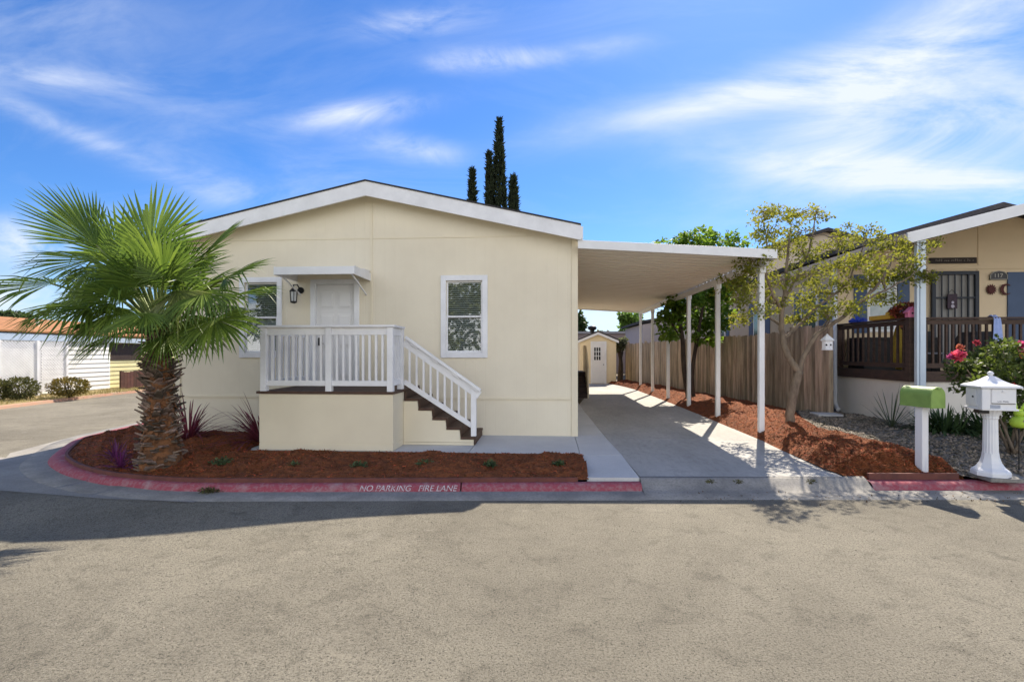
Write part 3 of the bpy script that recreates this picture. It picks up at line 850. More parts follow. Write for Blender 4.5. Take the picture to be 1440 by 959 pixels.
MB().lathe([(0.048, 2.868), (0.058, 3.055)], (-5.0, YF-0.17, 0), 6).build('glass', mat('frosted lantern glass', (0.7, 0.72, 0.72), None, 3, 0.25), lt)

# ================================================================== PORCH AND STEPS
porch = thing('porch', 'raised cream porch with white railing and brown side steps by the front door', 'porch', (-3.6, 8.9, 0.2))
PX0, PX1, PY = -4.80, -2.50, 8.12
sk = MB()
sk.box(PX0, PX1, PY, YF-0.003, 0.33, 1.145); sk.box(PX0+0.0, PX1-0.0, PY, YF-0.003, 0.205, 0.315)
sk.box(PX0+0.006, PX1-0.006, PY+0.006, YF-0.004, 0.31, 0.335)
sk.build('skirting', cream_plain, porch)
dk = MB()
y = PY-0.03
while y < YF-0.06:
    dk.box(PX0-0.04, PX1+0.03, y, y+0.132, 1.150, 1.19); y += 0.14
dk.build('deck', deckbrown, porch, bevel=0.003)
# steps
SY0, SY1 = 8.72, YF-0.02
nst = 5; run = 0.252; rise = 0.168
st = MB(); tz = []
for k in range(nst):
    x0 = PX1+0.031+k*run if k else PX1+0.031; x1 = PX1+0.02+(k+1)*run
    z = 1.19-(k+1)*rise
    tz.append((x0, x1, z))
ss = MB()
poly = [(PX1+0.002, SY0, 0.335)]
for (x0, x1, z) in tz: pass
prof = [(PX1+0.004, 0.33)]
x = PX1+0.02
prof = [(PX1+0.004, 0.255), (tz[-1][1]-0.02, 0.255)]
for (x0, x1, z) in reversed(tz):
    prof += [(x1-0.02, z-0.045), (x0-0.012, z-0.045)]
prof[-1] = (PX1+0.004, tz[0][2]-0.045)
ss.prism([(px, SY0, pz) for px, pz in prof], (0, 0.03, 0))
ss.box(PX1+0.004, tz[-1][1]-0.02, SY0-0.006, SY0+0.026, 0.205, 0.25)
ss.build('stair_skirting', cream_plain, porch)
for k, (x0, x1, z) in enumerate(tz):
    MB().box(x0-0.01, x1+0.012, SY0-0.015, SY1, z-0.04, z).build('tread', deckbrown, porch, bevel=0.003)
    zt = (1.145 if k == 0 else tz[k-1][2]-0.042)
    MB().box(x0-0.022, x0-0.004, SY0+0.031, SY1, z+0.001, zt).build('riser', deckbrown, porch)
MB().box(tz[-1][1]-0.018, tz[-1][1], SY0+0.03, SY1, 0.205, tz[-1][2]-0.042).build('riser', deckbrown, porch)
# railing
RT = 2.30
def post(x, y, z0, z1, s=0.10): MB().box(x-s/2, x+s/2, y-s/2, y+s/2, z0, z1).build('post', white, porch, bevel=0.004)
pxs = (PX0+0.065, -3.605, PX1-0.055)
for x in pxs: post(x, PY+0.045, 1.19, RT-0.04)
post(PX1-0.055, 8.74, 1.19, RT-0.04); post(PX0+0.065, YF-0.07, 1.19, RT-0.04)
def rail(p0, p1, w, h, up=(0, 0, 1)): MB().bar(p0, p1, w, h, up).build('rail', white, porch, bevel=0.004)
yy = PY+0.045
rail((PX0-0.02, yy, RT-0.018), (PX1+0.03, yy, RT-0.018), 0.14, 0.036)                 # cap, front
for x0, x1 in zip(pxs[:-1], pxs[1:]):
    rail((x0+0.05, yy, RT-0.10), (x1-0.05, yy, RT-0.10), 0.04, 0.13)
    rail((x0+0.05, yy, 1.325), (x1-0.05, yy, 1.325), 0.04, 0.09)
    n = 8
    for k in range(n):
        xx = x0+0.05+(x1-x0-0.10)*(k+0.75)/(n+0.5)
        MB().box(xx-0.018, xx+0.018, yy-0.018, yy+0.018, 1.371, RT-0.166).build('baluster', white, porch)
for xx in (PX0+0.065, PX1-0.055):
    y1 = 8.74 if xx > -3 else YF-0.07
    rail((xx, yy+0.07, RT-0.018), (xx, y1+0.05, RT-0.018), 0.14, 0.034)
    rail((xx, yy+0.05, RT-0.10), (xx, y1-0.05, RT-0.10), 0.04, 0.13)
    rail((xx, yy+0.05, 1.325), (xx, y1-0.05, 1.325), 0.04, 0.09)
    n = 4 if xx > -3 else 11
    for k in range(n):
        ym = yy+0.05+(y1-yy-0.10)*(k+0.75)/(n+0.5)
        MB().box(xx-0.018, xx+0.018, ym-0.018, ym+0.018, 1.371, RT-0.166).build('baluster', white, porch)
# stair rail
ry = SY0+0.06
NXs = -1.245
slope = (1.22-2.10)/(NXs-(-2.50))
def zr(x): return 2.10+slope*(x+2.50)
MB().box(NXs-0.045, NXs+0.045, ry-0.045, ry+0.045, 0.36, zr(NXs)-0.05).build('post', white, porch, bevel=0.004)
rail((-2.50, ry, zr(-2.50)-0.07), (NXs+0.10, ry, zr(NXs+0.10)-0.07), 0.045, 0.14)
rail((-2.50, ry, zr(-2.50)-0.78), (NXs-0.04, ry, zr(NXs-0.04)-0.70), 0.04, 0.085)
MB().bar((-2.46, ry-0.07, zr(-2.46)+0.045), (NXs+0.13, ry-0.07, zr(NXs+0.13)+0.045), 0.045, 0.05).build('handrail', white, porch, bevel=0.006)
for t in (0.12, 0.40, 0.68, 0.92):
    x = -2.46+t*(NXs+0.13+2.46); MB().bar((x-0.06, ry-0.045, zr(x-0.06)+0.008), (x+0.06, ry-0.045, zr(x+0.06)+0.008), 0.05, 0.05).build('handrail_bracket', white, porch)
for k in range(9):
    x = -2.40+k*0.127
    MB().box(x-0.017, x+0.017, ry-0.017, ry+0.017, zr(x)-0.745, zr(x)-0.12).build('baluster', white, porch)

# ================================================================== CARPORT
cp = thing('carport', 'long white flat roofed carport on slim posts beside the cream house', 'carport', (2.5, 16.0, 0.2))
CX0, CX1, CY0, CY1 = 0.665, 4.335, 9.56, 22.7
def cz(x): return 3.90-(x-CX0)*0.055
rows = []
per = 0.305; prof = [(0, 0), (0.19, 0), (0.215, 0.075), (0.28, 0.075), (0.305, 0)]
yv = []
y = CY0+0.05
while y < CY1-0.05:
    for dy, dz in prof[:-1]: yv.append((y+dy, dz))
    y += per
yv.append((y, 0))
for (yy_, dz) in yv:
    rows.append([(x, yy_, cz(x)-dz*0.34) for x in (CX0+0.0, CX1-0.05)])
for (yy_, dz) in reversed(yv):
    rows.append([(x, yy_, cz(x)-dz*0.34+0.012) for x in (CX0+0.0, CX1-0.05)])
rows.append(rows[0])
MB().grid(rows).build('roof_panel', mat('almond roof pan', (0.86, 0.80, 0.68), (0.83, 0.77, 0.65), 2, 0.45, 0.02, 30), cp)
fz = MB()
fz.prism([(CX0-0.02, CY0, cz(CX0)-0.07), (CX1, CY0, cz(CX1)-0.11), (CX1, CY0, cz(CX1)+0.06), (CX0-0.02, CY0, cz(CX0)+0.09)], (0, 0.045, 0))
fz.build('fascia', white_metal, cp, bevel=0.004)
MB().prism([(CX0-0.02, CY1-0.04, cz(CX0)-0.07), (CX1, CY1-0.04, cz(CX1)-0.10), (CX1, CY1-0.04, cz(CX1)+0.05), (CX0-0.02, CY1-0.04, cz(CX0)+0.08)], (0, 0.045, 0)).build('fascia', white_metal, cp)
MB().box(CX1-0.03, CX1, CY0+0.046, CY1-0.041, cz(CX1)-0.11, cz(CX1)+0.06).build('gutter', white_metal, cp)
px_ = 4.275
MB().box(px_-0.04, px_+0.04, CY0+0.3, CY1-0.1, cz(px_)-0.19, cz(px_)-0.052).build('beam', white_metal, cp)
for k in range(6):
    y = 10.12+k*2.456
    p = MB().box(px_-0.05, px_+0.05, y-0.05, y+0.05, 0.16, cz(px_)-0.192).build('post', white_metal, cp, bevel=0.006)
    b = MB(); b.box(px_-0.058, px_+0.058, y-0.09, y+0.09, cz(px_)-0.30, cz(px_)-0.17); b.build('post_bracket', white_metal, p)

# ================================================================== SIDE STEPS, SHED
ss_ = thing('side_steps', 'dark brown box steps with a cream side panel against the house under the carport', 'steps', (1.1, 18.6, 0.2))
dkb = mat('dark stained steps', (0.035, 0.020, 0.016), (0.022, 0.014, 0.012), 6, 0.7, 0.2, 40)
for k in range(5):
    y0 = 17.9+k*0.27
    MB().box(0.665, 1.55, y0, y0+0.29 if k < 4 else y0+1.1, 0.2 if k == 0 else 0.2+k*0.18-0.02, 0.2+(k+1)*0.18).build('tread', dkb, ss_)
MB().prism([(1.565, 18.0, 0.2), (1.565, 20.1, 0.2), (1.565, 20.1, 2.1), (1.565, 19.1, 2.1), (1.565, 18.0, 1.25)], (0.05, 0, 0)).build('side_panel', cream_plain, ss_)

shed = thing('garden_shed', 'small cream gabled shed with a white half glazed door at the end of the drive', 'shed', (2.8, 27.5, 0.22))
sx0, sx1, sy0, sy1 = 1.85, 3.72, 26.0, 29.0; sxp = (sx0+sx1)/2
def sz(x): return 2.92-0.42*abs(x-sxp)
sw = MB(); sw.prism([(sx0, sy0, 0.2), (sx1, sy0, 0.2), (sx1, sy0, sz(sx1)-0.1), (sxp, sy0, sz(sxp)-0.1), (sx0, sy0, sz(sx0)-0.1)], (0, sy1-sy0, 0))
sw.build('wall', mat('shed siding', (0.80, 0.67, 0.44), (0.76, 0.63, 0.41), 2, 0.8, 0.1, 60, groove=0.2), shed)
sr = MB(); sfa = MB()
for xa, xb in ((sx0-0.12, sxp), (sxp, sx1+0.12)):
    sr.prism([(xa, sy0-0.16, sz(xa)-0.04), (xb, sy0-0.16, sz(xb)-0.04), (xb, sy0-0.16, sz(xb)+0.03), (xa, sy0-0.16, sz(xa)+0.03)], (0, sy1-sy0+0.3, 0))
    sfa.prism([(xa, sy0-0.145, sz(xa)-0.17), (xb, sy0-0.145, sz(xb)-0.17), (xb, sy0-0.145, sz(xb)-0.045), (xa, sy0-0.145, sz(xa)-0.045)], (0, 0.03, 0))
sroof = sr.build('roof', shingle, shed)
sfa.build('fascia', white, shed)
MB().lathe([(0.10, 2.85), (0.12, 3.0), (0.20, 3.04), (0.24, 3.12), (0.20, 3.2), (0.08, 3.24)], (2.55, 26.6, 0), 14).build('vent', black, sroof)
sd = MB(); sd.box(2.49, 3.12, sy0-0.03, sy0-0.004, 0.24, 2.30)
sdo = sd.build('door', doorm, shed)
sfm = MB(); sfm.box(2.41, 2.488, sy0-0.04, sy0-0.005, 0.22, 2.40); sfm.box(3.122, 3.22, sy0-0.04, sy0-0.005, 0.22, 2.40); sfm.box(2.488, 3.122, sy0-0.04, sy0-0.005, 2.303, 2.40)
sfm.build('door_frame', white, sdo)
sg = MB(); sg.box(2.57, 2.93, sy0-0.036, sy0-0.031, 1.42, 2.10); sgo = sg.build('window', mat('dark shed glass', (0.02, 0.022, 0.025), None, 3, 0.1), sdo)
sb = MB()
for x in (2.57, 2.69, 2.81, 2.93): sb.box(x-0.014, x+0.014, sy0-0.046, sy0-0.037, 1.42, 2.10)
for z in (1.42, 1.645, 1.87, 2.10): sb.box(2.57, 2.93, sy0-0.050, sy0-0.0465, z-0.014, z+0.014)
sb.build('glazing_bars', white, sdo)
MB().obox((3.07, sy0-0.05, 1.2), (0.02, 0, 0), (0, 0.02, 0), (0, 0, 0.02)).build('handle', black, sdo)
# ================================================================== WOODEN FENCE
FA, FB = Vector((7.12, 12.85, 0)), Vector((4.45, 27.5, 0))
fence = thing('wooden_fence', 'tall weathered brown board fence along the mulch strip', 'fence', (5.8, 20, 0.3))
fd = (FB-FA).normalized(); fn = Vector((-fd.y, fd.x, 0))
if fn.x > 0: fn = -fn
fb = MB(); L_ = (FB-FA).length; s = 0.0; r0 = random.Random(3)
while s < L_:
    w = 0.135+r0.uniform(-0.01, 0.012)
    z1 = 2.42-0.010*s+r0.uniform(-0.035, 0.035)+ (0.10 if s < 1.4 else 0)
    c = FA+fd*(s+w/2); o_ = fn*r0.uniform(-0.006, 0.006)
    tl = fd*(r0.uniform(-0.01, 0.01))
    a = c-fd*(w/2-0.003)+o_; b = c+fd*(w/2-0.003)+o_
    t = fn*0.018
    zz = 0.26
    fb.add([a+Vector((0,0,zz)), b+Vector((0,0,zz)), b+t+Vector((0,0,zz)), a+t+Vector((0,0,zz)),
            a+tl+Vector((0,0,z1)), b+tl+Vector((0,0,z1-r0.uniform(0,0.012))), b+t+tl+Vector((0,0,z1)), a+t+tl+Vector((0,0,z1))],
           [(0,3,2,1),(4,5,6,7),(0,1,5,4),(1,2,6,5),(2,3,7,6),(3,0,4,7)])
    s += w
fb.build('board_panel', fencem, fence)
for k in range(7):
    c = FA+fd*(0.1+k*2.42)-fn*0.06
    MB().obox(c+Vector((0, 0, 1.3)), fd*0.045, fn*0.045, Vector((0, 0, 1.10))).build('post', fencem, fence)
for z in (0.6, 2.0):
    MB().bar(FA-fn*0.03+Vector((0, 0, z)), FB-fn*0.03+Vector((0, 0, z)), 0.04, 0.09).build('rail', fencem, fence)
MB().obox(FA+fd*0.02+fn*0.03+Vector((0, 0, 1.4)), fd*0.055, fn*0.05, Vector((0, 0, 1.15))).build('post', fencem, fence)

# ================================================================== HOUSE ON THE RIGHT
nb = thing('neighbour_house', 'tan house with blue shutters and barred front door behind the brown deck', 'house', (10, 16, 0.3))
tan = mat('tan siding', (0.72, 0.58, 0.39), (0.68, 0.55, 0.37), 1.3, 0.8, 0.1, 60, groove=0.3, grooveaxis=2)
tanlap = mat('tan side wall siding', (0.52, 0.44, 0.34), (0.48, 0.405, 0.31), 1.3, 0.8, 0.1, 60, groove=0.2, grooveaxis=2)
offw = mat('pale cream skirting wall', (0.76, 0.71, 0.62), (0.70, 0.65, 0.57), 1.5, 0.85, 0.2, 50)
bluem = mat('slate blue shutter', (0.075, 0.115, 0.20), (0.065, 0.10, 0.175), 3, 0.6, 0.05, 40)
NY, NX0, NX1 = 13.8, 7.82, 17.2
NP = 13.4
def pz(x): return 5.71-0.2475*abs(x-NP)
NM = 11.68
def nz_(x): return 5.37-0.277*abs(x-NM)
nw = MB()
nw.add([(NX0, NY, 0.2), (NX1, NY, 0.2), (NX1, NY, pz(NX1)-0.07), (NP, NY, pz(NP)-0.07), (NX0, NY, pz(NX0)-0.07)], [(0, 1, 2, 3, 4)], 0)
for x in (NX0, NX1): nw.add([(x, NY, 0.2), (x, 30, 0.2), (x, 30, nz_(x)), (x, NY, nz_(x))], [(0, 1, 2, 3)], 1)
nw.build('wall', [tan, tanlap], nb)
nt_ = MB(); nt_.box(NX0, NX1, NY-0.02, NY-0.001, 4.02, 4.12); nt_.box(11.32, 11.38, NY-0.018, NY-0.001, 1.5, 4.018); nt_.box(11.34, 11.37, NY-0.016, NY-0.001, 4.122, 5.1)
nt_.build('siding_trim', tan, nb)
# main roof, porch roof
mr_ = MB()
for xa, xb in ((NX0-0.25, NM), (NM, NX1+0.25)):
    mr_.prism([(xa, NY-0.35, nz_(xa)+0.17), (xb, NY-0.35, nz_(xb)+0.17), (xb, NY-0.35, nz_(xb)+0.30), (xa, NY-0.35, nz_(xa)+0.30)], (0, 16.6, 0))
mr_.build('roof', shingle, nb)
pr_ = MB()
for xa, xb in ((7.55, NP), (NP, 19.2)):
    pr_.prism([(xa, 10.90, pz(xa)-0.06), (xb, 10.90, pz(xb)-0.06), (xb, 10.90, pz(xb)-0.0), (xa, 10.90, pz(xa)-0.0)], (0, NY-10.9-0.005, 0))
pro = pr_.build('porch_roof', white_metal, nb)
pf = MB()
for xa, xb in ((7.55, NP), (NP, 19.2)):
    pf.prism([(xa, 10.855, pz(xa)-0.16), (xb, 10.855, pz(xb)-0.16), (xb, 10.855, pz(xb)+0.07), (xa, 10.855, pz(xa)+0.07)], (0, 0.043, 0))
pf.build('fascia', white_metal, pro, bevel=0.004)
MB().box(7.50, 7.548, 10.9, NY+16, pz(7.55)-0.12, pz(7.55)+0.05).build('gutter', tanlap, nb)
for x, w in ((7.80, 0.05), (7.90, 0.115)):
    MB().box(x-w/2, x+w/2, 10.92, 11.0, 0.25, pz(x)-0.062).build('porch_post', mat('pale blue white post paint', (0.66, 0.74, 0.80), (0.60, 0.69, 0.76), 3, 0.5), nb, bevel=0.005)
# front window with shutters, barred door
def flat_window(x0, x1, z0, z1, y, parent):
    f = MB(); t = 0.07
    f.box(x0-t, x0, y-0.04, y-0.002, z0-t, z1+t); f.box(x1, x1+t, y-0.04, y-0.002, z0-t, z1+t)
    f.box(x0, x1, y-0.04, y-0.002, z1, z1+t); f.box(x0, x1, y-0.04, y-0.002, z0-t, z0); f.box(x0, x1, y-0.03, y-0.004, (z0+z1)/2-0.025, (z0+z1)/2+0.025)
    o = f.build('window', white, parent)
    MB().box(x0, x1, y-0.012, y-0.003, z0, (z0+z1)/2-0.026).box(x0, x1, y-0.012, y-0.003, (z0+z1)/2+0.026, z1).build('pane', mat('curtained pane', (0.42, 0.47, 0.46), (0.30, 0.36, 0.36), 4, 0.15, spec=0.6), o)
    return o
flat_window(8.62, 9.22, 2.45, 3.80, NY, nb)
for x0, x1, z0, z1 in ((8.22, 8.54, 2.35, 3.90), (9.32, 9.62, 2.35, 3.90), (12.06, 12.9, 1.55, 3.93)):
    sh = MB(); sh.box(x0, x1, NY-0.035, NY-0.002, z0, z1)
    sh.build('shutter', bluem, nb)
gx0, gx1, gz0, gz1 = 10.14, 11.30, 1.5, 3.96
navy = mat('dark navy iron', (0.022, 0.030, 0.045), (0.018, 0.024, 0.036), 6, 0.5)
MB().box(gx0+0.05, gx1-0.05, NY-0.03, NY-0.003, gz0, gz1-0.05).build('door', mat('grey inner door', (0.30, 0.29, 0.27), (0.26, 0.25, 0.235), 3, 0.6), nb)
gate = MB()
for a, b in ((gx0, gx0+0.09), (gx1-0.09, gx1)): gate.box(a, b, NY-0.10, NY-0.05, gz0, gz1)
gate.box(gx0+0.09, gx1-0.09, NY-0.10, NY-0.05, gz1-0.09, gz1); gate.box(gx0+0.09, gx1-0.09, NY-0.09, NY-0.06, 3.25, 3.29); gate.box(gx0+0.09, gx1-0.09, NY-0.10, NY-0.05, gz0, gz0+0.12)
for k in range(1, 6):
    x = gx0+0.09+(gx1-gx0-0.18)*k/6; gate.box(x-0.012, x+0.012, NY-0.085, NY-0.065, gz0+0.12, gz1-0.09)
gate.box(gx1-0.27, gx1-0.24, NY-0.10, NY-0.06, gz0, gz1-0.09)
gate.build('security_door', navy, nb)
# side wall windows seen over the fence, with dark shutters
for y0 in (14.75, 18.2, 22.0):
    f = MB(); f.box(NX0-0.04, NX0-0.002, y0, y0+0.9, 2.2, 3.6)
    o = f.build('window', white, nb)
    MB().box(NX0-0.048, NX0-0.0405, y0+0.07, y0+0.43, 2.27, 3.53).box(NX0-0.048, NX0-0.0405, y0+0.47, y0+0.83, 2.27, 3.53).build('pane', mat('dusk green pane', (0.10, 0.14, 0.12), (0.06, 0.09, 0.08), 3, 0.1, spec=0.6), o)
    for ya in (y0-0.42, y0+0.98): MB().box(NX0-0.03, NX0-0.002, ya, ya+0.34, 2.15, 3.65).build('shutter', bluem, nb)
# white downpipe at the corner
dp = MB(); dp.tube([(7.70, 13.72, 4.2), (7.70, 13.72, 0.52), (7.68, 13.62, 0.40), (7.62, 13.42, 0.36)], 0.055, 10)
dp.build('downpipe', white_metal, nb, smooth=True)

deck = thing('raised_deck', 'dark brown railed deck on a pale skirting wall at the right hand house', 'deck', (10, 12.4, 0.3))
dbr = mat('dark brown stained wood', (0.085, 0.050, 0.034), (0.055, 0.033, 0.024), 5, 0.65, 0.2, 40, stretch=(1, 1, 4))
DX0, DY0, DX1 = 7.78, 11.12, 16.5
def sx_(y): return DX0+0.045*(y-DY0)/2.6
MB().box(DX0, DX1, DY0, NY-0.01, 0.2, 1.30).build('skirting', offw, deck)
MB().box(DX0-0.02, DX1, DY0-0.02, NY-0.012, 1.302, 1.36).build('floor', dbr, deck)
MB().box(DX0-0.045, DX1, DY0-0.045, DY0-0.021, 1.22, 1.44).box(DX0-0.045, DX0-0.021, DY0-0.02, NY-0.02, 1.22, 1.44).build('rim_board', dbr, deck)
RZ = 2.585
for x, y in ((DX0+0.02, DY0+0.02), (DX0+0.02, NY-0.08), (11.2, DY0+0.02), (13.6, DY0+0.02)):
    MB().box(x-0.07, x+0.07, y-0.07, y+0.07, 1.365, RZ-0.04).build('post', dbr, deck, bevel=0.004)
MB().bar((DX0-0.06, DY0+0.02, RZ-0.02), (DX1, DY0+0.02, RZ-0.02), 0.16, 0.038).build('rail', dbr, deck)
MB().bar((DX0+0.02, DY0+0.10, RZ-0.02), (DX0+0.02, NY-0.02, RZ-0.02), 0.16, 0.036).build('rail', dbr, deck)
MB().bar((DX0+0.09, DY0+0.02, RZ-0.10), (DX1, DY0+0.02, RZ-0.10), 0.045, 0.10).bar((DX0+0.09, DY0+0.02, 1.56), (DX1, DY0+0.02, 1.56), 0.045, 0.10).build('rail', dbr, deck)
MB().bar((DX0+0.02, DY0+0.09, RZ-0.10), (DX0+0.02, NY-0.15, RZ-0.10), 0.045, 0.10).bar((DX0+0.02, DY0+0.09, 1.56), (DX0+0.02, NY-0.15, 1.56), 0.045, 0.10).build('rail', dbr, deck)
x = DX0+0.2
while x < 13.4:
    if abs(x-11.2) > 0.09: MB().box(x-0.02, x+0.02, DY0, DY0+0.04, 1.61, RZ-0.15).build('baluster', dbr, deck)
    x += 0.135
y = DY0+0.2
while y < NY-0.2:
    MB().box(DX0, DX0+0.04, y-0.02, y+0.02, 1.61, RZ-0.15).build('baluster', dbr, deck); y += 0.20

# things on and about the deck
def cloth_towel():
    rows = []
    for i in range(16):
        z = RZ+0.004-i*0.034
        r = []
        for k in range(9):
            x = 9.40+k*0.021*(0.75+0.035*i)-0.002*i
            r.append((x, DY0-0.068-0.012*math.sin(k*1.7+i*0.2)-(0.0 if i > 0 else -0.03)-0.004*i*0.3, z))
        rows.append(r)
    top = [[(9.40+k*0.016, DY0-0.05+j*0.05, RZ+0.006+0.05*math.sin(math.pi*j/3)*(0.6+0.4*math.sin(k*1.3))) for k in range(9)] for j in range(4)]
    mb = MB().grid(rows); mb.grid(top)
    o = mb.build('towel', mat('pale blue cloth', (0.36, 0.45, 0.72), (0.28, 0.36, 0.62), 12, 0.9), origin=(9.48, DY0-0.06, RZ), smooth=True)
    s = o.modifiers.new('thick', 'SOLIDIFY'); s.thickness = 0.006
    return tag(o, 'pale blue cloth hanging over the brown deck railing', 'towel')
cloth_towel()
bh = thing('birdhouse', 'small pink birdhouse sitting on the corner of the deck railing', 'birdhouse', (7.80, DY0+0.02, RZ))
pinkm = mat('pink paint', (0.75, 0.22, 0.36), (0.68, 0.19, 0.32), 5, 0.6)
b = MB(); b.prism([(7.72, DY0-0.03, RZ+0.002), (7.90, DY0-0.03, RZ+0.002), (7.90, DY0-0.03, RZ+0.11), (7.81, DY0-0.03, RZ+0.20), (7.72, DY0-0.03, RZ+0.11)], (0, 0.10, 0)); b.build('body', pinkm, bh)
b = MB(); b.bar((7.69, DY0+0.02, RZ+0.10), (7.815, DY0+0.02, RZ+0.225), 0.14, 0.015); b.bar((7.93, DY0+0.02, RZ+0.10), (7.81, DY0+0.02, RZ+0.22), 0.14, 0.015); b.build('roof', pinkm, bh)
MB().tube([(7.81, DY0-0.030, RZ+0.09), (7.81, DY0-0.036, RZ+0.09)], 0.02, 10).build('entrance_hole', black, bh)
pt = thing('flower_pot', 'dark red bushy flowers in a pot on the deck behind the pink birdhouse', 'potted plant', (7.92, DY0+0.32, 1.36))
MB().lathe([(0.10, RZ-0.20), (0.14, RZ+0.02), (0.15, RZ+0.04), (0.13, RZ+0.04)], (7.92, DY0+0.32, 0), 14).build('pot', mat('terracotta', (0.35, 0.14, 0.08), None, 5, 0.8), pt)
P_, d_ = sphere_pts(900, 0.3); P_ = P_*np.array([0.30, 0.22, 0.16])+np.array([7.92, DY0+0.32, RZ+0.17])
V, F = leaf_quads(P_, 0.075, outward=d_)
mesh_np('flowers', V, F, mat('dark red petals', (0.26, 0.045, 0.03), (0.14, 0.06, 0.025), 9, 0.8, island=0.5), pt)
MB().lathe([(0.09, 1.362), (0.07, 1.5), (0.07, RZ-0.25), (0.11, RZ-0.205)], (7.92, DY0+0.32, 0), 12).build('stand', dbr, pt)
yb_ = MB()
yb_.obox((7.80, 12.0, RZ+0.055), (0.10, 0.01, 0), (-0.0, 0.36, 0), (0, 0, 0.05)); yb_.lathe([(0.10, 0), (0.09, 0.06), (0.03, 0.09)], (7.80, 11.75, RZ+0.10), 12)
tag(yb_.build('seed_tray', mat('yellow plastic', (0.70, 0.42, 0.03), (0.62, 0.33, 0.03), 6, 0.5), origin=(7.8, 12, RZ), bevel=0.012), 'long yellow tray lying on the deck side railing', 'tray')
bt = MB(); bt.lathe([(0.16, 0.002), (0.17, 0.05), (0.10, 0.11), (0.03, 0.15)], (7.81, 13.0, RZ), 12)
bt.lathe([(0.09, 0.002), (0.09, 0.07), (0.03, 0.10)], (7.80, 12.72, RZ), 10)
tag(bt.build('tarp_bundle', mat('bright blue tarp', (0.02, 0.06, 0.42), (0.015, 0.04, 0.30), 8, 0.5), origin=(7.81, 13, RZ)), 'bright blue bundle at the back end of the deck side railing', 'bundle')
bg_ = MB(); bg_.lathe([(0.05, 1.45), (0.13, 1.6), (0.13, 2.1), (0.07, 2.4), (0.03, 2.5)], (8.15, 12.0, 0), 12)
tag(bg_.build('yellow_bag', mat('mustard bag', (0.45, 0.32, 0.04), (0.32, 0.22, 0.03), 7, 0.7), origin=(8.15, 12, 1.4), smooth=True), 'mustard yellow bag hanging behind the side railing balusters', 'bag')
sb_ = thing('dark_filler_chest', 'added long dark chest standing in for shade and clutter behind the deck side railing', 'chest', (8.9, 13.4, 1.36))  # added dark box in place of the deep shade and clutter behind the railing
chm = mat('charcoal resin', (0.035, 0.033, 0.032), (0.025, 0.024, 0.024), 5, 0.6)
MB().box(8.02, 9.85, 13.05, 13.70, 1.365, 2.16).build('body', chm, sb_, bevel=0.01)
MB().box(7.99, 9.88, 13.02, 13.72, 2.163, 2.22).build('lid', chm, sb_, bevel=0.01)
bx_ = thing('covered_grill', 'black covered barbecue standing on the deck in front of the barred door', 'barbecue', (10.0, 12.2, 1.36))
cvm = mat('black grill cover', (0.02, 0.02, 0.024), (0.035, 0.035, 0.04), 4, 0.7, 0.4, 12)
MB().prism([(9.62, 12.0, 1.40), (10.45, 12.0, 1.40), (10.40, 12.0, 2.05), (10.22, 12.0, 2.32), (9.85, 12.0, 2.32), (9.66, 12.0, 2.05)], (0, 0.5, 0)).build('cover', cvm, bx_, bevel=0.03)
for x in (9.68, 10.38): MB().tube([(x, 12.0, 1.41), (x, 12.5, 1.41)], 0.045, 10).build('wheel', black, bx_)
ch = thing('patio_chair', 'dark metal patio chair on the deck seen through the railing', 'chair', (9.1, 12.4, 1.36))
for x in (8.85, 9.35):
    for y in (12.2, 12.65): MB().tube([(x, y, 1.362), (x, y, 1.80 if y < 12.5 else 2.35)], 0.018, 8).build('leg', black, ch)
MB().box(8.83, 9.37, 12.18, 12.67, 1.80, 1.84).build('seat', mat('grey cushion', (0.25, 0.26, 0.30), None, 5, 0.9), ch, bevel=0.01)
MB().box(8.87, 9.33, 12.64, 12.67, 1.95, 2.35).build('backrest', black, ch)
gn = thing('garden_figurine', 'small pale stone figurine standing on the deck behind the white posts', 'figurine', (8.12, 11.6, 1.36))
MB().lathe([(0.09, 1.362), (0.10, 1.45), (0.075, 1.6), (0.10, 1.72), (0.06, 1.82), (0.075, 1.9), (0.05, 1.98), (0.015, 2.0)], (8.12, 11.6, 0), 12).build('body', walkconc, gn, smooth=True)
# writing and ornaments on the wall
sg = thing('name_plank', 'long dark wooden plank with pale script over the barred door', 'sign', (10.7, NY, 4.2))
MB().box(10.12, 11.28, NY-0.05, NY-0.022, 4.17, 4.32).build('board', mat('dark walnut plank', (0.035, 0.026, 0.022), None, 6, 0.7), sg)
sq = MB(); r1 = random.Random(5)
x = 10.26
while x < 11.2:
    h = r1.choice((0.03, 0.035, 0.06)); 
    sq.box(x, x+0.008, NY-0.053, NY-0.0505, 4.225, 4.225+h); sq.box(x+0.008, x+0.028, NY-0.053, NY-0.0505, 4.225+h*0.5, 4.225+h*0.5+0.007)
    x += 0.045 if r1.random() > 0.16 else 0.085
sq.build('script', mat('faded cream lettering', (0.38, 0.33, 0.28), None, 8, 0.8), sg)
npl = thing('number_plaque', 'dark arched house number plaque reading 117 beside the blue shutter', 'house number', (11.83, NY, 3.84))
pl = [(11.62, 3.74), (12.03, 3.74), (12.03, 3.86), (11.95, 3.93), (11.83, 3.955), (11.70, 3.93), (11.62, 3.86)]
MB().prism([(x, NY-0.04, z) for x, z in pl], (0, 0.03, 0)).build('plate', mat('slate plaque', (0.07, 0.07, 0.075), None, 5, 0.6), npl)
bd = MB()
for i in range(len(pl)):
    a, b2 = pl[i], pl[(i+1) % len(pl)]; bd.bar((a[0], NY-0.042, a[1]), (b2[0], NY-0.042, b2[1]), 0.02, 0.02, up=(0, 1, 0))
